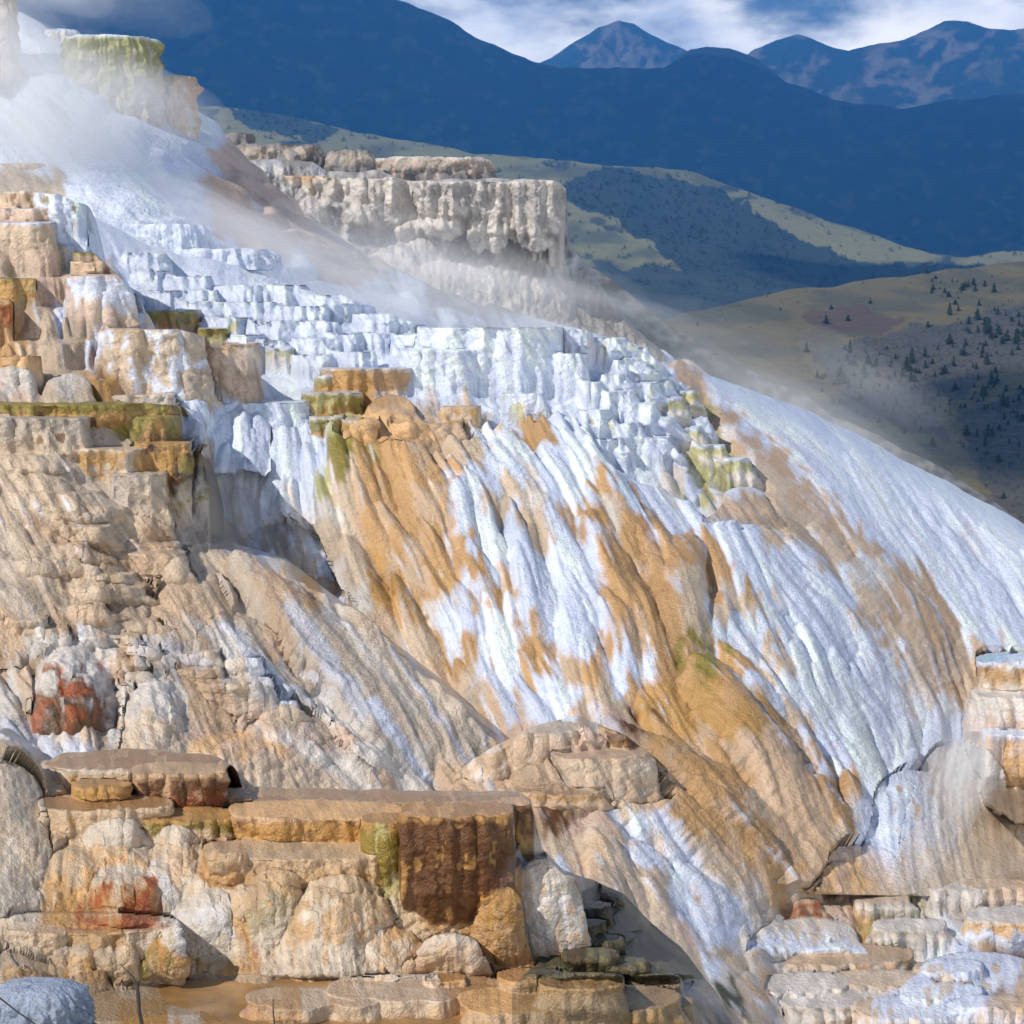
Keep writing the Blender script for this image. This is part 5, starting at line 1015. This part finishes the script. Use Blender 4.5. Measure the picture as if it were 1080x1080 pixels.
clus = [(1000,380),(960,400),(1040,350),(1060,420),(920,385),(1020,410),(980,430),(1070,360),(1050,470),(1080,440),(940,440),(1060,330),(1010,300),(900,400)]
while len(spots) < 300:
    if rt.random() < .75: c_ = rt.choice(clus); u, v = rt.gauss(c_[0], 22), rt.gauss(c_[1], 11)
    else: u, v = rt.uniform(710, 1085), rt.uniform(285, 540)
    if not (705 < u < 1090 and 280 < v < 560) or (u < 860 and rt.random() < .8): continue
    if v > 392+(u-740)*.47: continue
    p_ = cast(near_o, u, v)
    if p_ is None: continue
    px = rt.choice((3,4,4,5,5,6,7,9,12)) if v > 330 else rt.choice((3,4,5,6)); spots.append((u, v, p_, px*1.1*rt.uniform(.7,1.3)*p_.y/F, px))
spots.sort(key=lambda s: -s[4])
for k, (u, v, p_, h_, px) in enumerate(spots):
    w_ = rt.choice((1, 2, 3)) if px < 9 else rt.choice((0, 1, 2))
    if k < 14:
        r_ = bpy.data.objects.new('conifer_tree', None); C.objects.link(r_); a = bpy.data.objects.new('crown', ME[w_][1]); b = bpy.data.objects.new('trunk', mt_)
        for q in (a, b): C.objects.link(q); q.parent = r_
        tag(r_, 'larger dark conifer standing out on the right hillside', 'tree', 'larger conifers on the right hillside')
    else:
        r_ = bpy.data.objects.new('conifer_tree', ME[w_][0]); C.objects.link(r_); tag(r_, 'small dark conifer dotted on the right hillside', 'tree', 'small conifers on the right hillside')
    r_.location = p_; r_.scale = (h_*1.25, h_*1.25, h_); r_.rotation_euler = (0, 0, rt.uniform(0, 6.28))
def forest(name, items, label):
    V_ = []; fc = []; base = GEO_S
    for (p_, h_) in items:
        v_, f_ = base[rt.randrange(3)]; i = len(V_); V_ += [(x*h_*1.5+p_.x, y*h_*1.5+p_.y, z*h_+p_.z-.1*h_) for x, y, z in v_]; fc += [tuple(a+i for a in q) for q in f_]
    me = bpy.data.meshes.new(name); me.from_pydata(V_, [], fc); me.materials.append(M_TREE); o = bpy.data.objects.new(name, me); C.objects.link(o)
    tag(o, label, 'forest', kind='stuff')
GEO_S = [crown_geo(s, w_, 4, 5) for s, w_ in ((11, .3), (12, .4), (13, .5))]
it = []
for k in range(5200):
    u, v = rt.uniform(215, 1085), rt.uniform(112, 340)
    f = float(fbm2(np.array([u/22]), np.array([v/9]), 5, 181)[0])
    den = .10+.9*(f > .1)
    if inpoly(np.array(u), np.array(v), [(640,175),(760,200),(860,250),(930,290),(900,310),(760,300),(700,270),(650,230),(560,200)]): den = 1
    if inpoly(np.array(u), np.array(v), [(240,115),(300,118),(360,138),(340,150),(260,136)]): den = 1
    if inpoly(np.array(u), np.array(v), [(780,212),(850,228),(990,268),(970,282),(900,274),(830,245)]): den = .12
    if rt.random() > den: continue
    p_ = cast(hill_o, u, v)
    if p_ is None: continue
    it.append((p_, rt.uniform(3, 6.5)*p_.y/F))
forest('hill_conifers', it, 'dark conifers scattered thickly over the grassy middle hill')
it = []
for k in range(3200):
    u, v = rt.uniform(720, 1085), rt.uniform(285, 560)
    if v > 395+(u-740)*.47 or (v < 380-(u-860)*.3 and rt.random() < .85): continue
    p_ = cast(near_o, u, v)
    if p_ is not None: it.append((p_, rt.uniform(1.2, 3.4)*p_.y/F))
forest('hillside_shrubs', it, 'low dark shrubs sprinkled over the right hillside')
# ------------------------------------------------------------------ unseen clouds added overhead to shade mountains and hills, and haze
M_CL = bpy.data.materials.new('shade_cloud'); nt, N = nodes(M_CL); o_ = N('ShaderNodeOutputMaterial'); b_ = N('ShaderNodeBsdfPrincipled'); nt.links.new(b_.outputs[0], o_.inputs[0]); b_.inputs['Base Color'].default_value = (.85,.86,.88,1); b_.inputs['Roughness'].default_value = 1
def shade_cloud(cx, cy, cz, rx, ry_, rz, s):
    n, m = 60, 100; ph = np.linspace(.02, math.pi-.02, n)[:, None]; th = np.arange(m)[None]/m*2*math.pi
    x, y, z = np.sin(ph)*np.cos(th), np.sin(ph)*np.sin(th), np.cos(ph)+0*th
    r = 1+.35*fbm3(x*2.2, y*2.2, z*1.2, 5, s); P = np.stack([x*r*rx, y*r*ry_, np.where(z > 0, z, z*.35)*r*rz], -1)
    o = newmesh('shade_cloud', P, gridfaces(n, m, True), None, M_CL); o.location = (cx, cy, cz); o['kind'] = 'structure'
    return o
CH = 3600
def shade(x, y, z, rx, ry_, s, rz=300):      # cloud whose shadow falls round (x, y, z)
    t = (CH-z)/sd[2]; shade_cloud(x+t*sd[0], y+t*sd[1], CH, rx, ry_, rz, s)
shade(0, 7300, 300, 5200, 2700, 1)
shade(1100, 2900, 60, 700, 450, 2, 200)
shade(420, 900, -40, 330, 260, 3, 120)
hz = bpy.data.meshes.new('haze'); x0, x1, y0, y1, z0, z1 = -6500, 6500, -60, 14600, -107, 2600
hz.from_pydata([(x0,y0,z0),(x1,y0,z0),(x1,y1,z0),(x0,y1,z0),(x0,y0,z1),(x1,y0,z1),(x1,y1,z1),(x0,y1,z1)], [], [(3,2,1,0),(4,5,6,7),(0,1,5,4),(1,2,6,5),(2,3,7,6),(3,0,4,7)])
mh_ = bpy.data.materials.new('haze'); nt, N = nodes(mh_); o_ = N('ShaderNodeOutputMaterial'); pv = N('ShaderNodeVolumePrincipled'); nt.links.new(pv.outputs[0], o_.inputs['Volume'])
pv.inputs['Color'].default_value = (.09,.42,1,1); pv.inputs['Density'].default_value = HAZE; pv.inputs['Anisotropy'].default_value = .1
hz.materials.append(mh_); ho = bpy.data.objects.new('haze', hz); C.objects.link(ho); ho['kind'] = 'stuff'
# ------------------------------------------------------------------ steam: soft noisy volumes rising off the hot water
_sm = {}
def steam_mat(d):
    d = float('%.2g' % d)
    if d not in _sm:
        m = bpy.data.materials.new('steam'); nt, N = nodes(m); o_ = N('ShaderNodeOutputMaterial'); pv = N('ShaderNodeVolumePrincipled'); nt.links.new(pv.outputs[0], o_.inputs['Volume'])
        pv.inputs['Color'].default_value = (.95,.975,1,1); pv.inputs['Density'].default_value = d; pv.inputs['Anisotropy'].default_value = -.25; _sm[d] = m
    return _sm[d]
def wisps(label, puffs):
    """one drifting plume = one mesh of many thin irregular puffs of even density"""
    for (u, v, D, ru, rv, rd, tau, n, tilt) in puffs:
        k = sc(D); rg = np.random.default_rng(int(u*3+v)); ca, sa = math.cos(math.radians(tilt)), math.sin(math.radians(tilt))
        for q in range(n):
            a = rg.normal(0, .38, 3); s_ = rg.uniform(.4, .95); nn, m = 20, 32
            ph = np.linspace(.03, math.pi-.03, nn)[:, None]; th = np.arange(m)[None]/m*2*math.pi
            x, y, z = np.sin(ph)*np.cos(th), np.sin(ph)*np.sin(th), np.cos(ph)+0*th
            r = 1+.22*fbm3(x*1.1+q*7, y*1.1, z*1.1+u, 2, 300)
            lx = (a[0]+x*r*s_)*ru; lz = (a[2]+z*r*s_*.8)*rv
            P = np.stack([(lx*ca+lz*sa)*k, (a[1]+y*r*s_)*rd, (-lx*sa+lz*ca)*k], -1)
            P[0] = P[0].mean(0); P[-1] = P[-1].mean(0)
            cen = P.reshape(-1, 3).mean(0)
            for sc_ in (1., .72, .42):                      # denser towards the heart of each puff
                o = newmesh('steam', (P-cen)*sc_+cen, gridfaces(nn, m, True), None, steam_mat(tau/n*1.0/(2*rd*s_)))
                o.location = pt(u, v, D); o['kind'] = 'stuff'
wisps('', [(90,80,43.5,110,80,2,.9,5,20),(30,110,43,190,110,3,1.7,7,30),(190,215,41.5,210,70,2.5,1.2,6,28),(20,0,48,170,90,3,.4,5,25),(400,290,41,240,50,3,1.2,8,12),(600,325,39,200,34,2.5,.5,6,14),
  (860,440,42,230,85,2.5,.6,7,29),(1000,830,22.4,50,110,.6,.4,3,10),(280,390,29.3,90,50,1,.35,3,0),(230,520,26,50,70,.6,.3,3,0)])
# ------------------------------------------------------------------ camera, light
cam = bpy.data.cameras.new('camera'); co = bpy.data.objects.new('camera', cam); C.objects.link(co)
cam.sensor_width = 36; cam.lens = F/1080*36; cam.clip_end = 60000; cam.clip_start = .1
co.rotation_euler = (math.pi/2-PITCH, 0, 0); bpy.context.scene.camera = co
sl = bpy.data.lights.new('sun', 'SUN'); sl.energy = 4.3; sl.angle = math.radians(.5); sl.color = (1, .91, .80)
so = bpy.data.objects.new('sun', sl); C.objects.link(so)
from mathutils import Vector
so.rotation_euler = Vector(sd).to_track_quat('Z', 'Y').to_euler()
w = bpy.data.worlds.new('World'); bpy.context.scene.world = w; w.use_nodes = True; nt = w.node_tree
bg = nt.nodes['Background']; sky = nt.nodes.new('ShaderNodeTexSky'); sky.sky_type = 'NISHITA'; sky.sun_disc = False
sky.sun_elevation = EL; sky.sun_rotation = SUNAZ; sky.altitude = 1900; sky.ozone_density = 2
N = nt.nodes.new; L = nt.links.new; tc = N('ShaderNodeTexCoord'); mp = N('ShaderNodeMapping'); mp.inputs['Scale'].default_value = (1, 1, 2.2); mp.inputs['Location'].default_value = (.3, 0, .12); L(tc.outputs['Generated'], mp.inputs[0])
n1 = N('ShaderNodeTexNoise'); n1.inputs['Scale'].default_value = 9; n1.inputs['Detail'].default_value = 9; n1.inputs['Roughness'].default_value = .55; n1.inputs['Distortion'].default_value = .0; L(mp.outputs[0], n1.inputs['Vector'])
mr = N('ShaderNodeMapRange'); mr.interpolation_type = 'SMOOTHSTEP'; mr.inputs[1].default_value = .36; mr.inputs[2].default_value = .55; L(n1.outputs[0], mr.inputs[0])
n2 = N('ShaderNodeTexNoise'); n2.inputs['Scale'].default_value = 14; n2.inputs['Detail'].default_value = 6; L(mp.outputs[0], n2.inputs['Vector'])
cr = N('ShaderNodeValToRGB'); cr.color_ramp.elements[0].position = .35; cr.color_ramp.elements[1].position = .65; cr.color_ramp.elements[0].color = (.50,.53,.60,1); cr.color_ramp.elements[1].color = (1,.95,.86,1); L(n2.outputs[0], cr.inputs[0])
ml = N('ShaderNodeVectorMath'); ml.operation = 'SCALE'; ml.inputs['Scale'].default_value = 38; L(cr.outputs[0], ml.inputs[0])
sx = N('ShaderNodeSeparateXYZ'); L(tc.outputs['Generated'], sx.inputs[0]); el = N('ShaderNodeMapRange'); el.inputs[1].default_value = .45; el.inputs[2].default_value = .2; L(sx.outputs[2], el.inputs[0])
em = N('ShaderNodeMath'); em.operation = 'MULTIPLY'; L(mr.outputs[0], em.inputs[0]); L(el.outputs[0], em.inputs[1])
mx = N('ShaderNodeMix'); mx.data_type = 'RGBA'; L(em.outputs[0], mx.inputs[0]); L(sky.outputs[0], mx.inputs[6]); L(ml.outputs[0], mx.inputs[7])
L(mx.outputs[2], bg.inputs[0]); bg.inputs[1].default_value = .085
vs = bpy.context.scene.view_settings; vs.view_transform = 'Standard'; vs.look = 'None'; vs.exposure = -.14; vs.gamma = 1
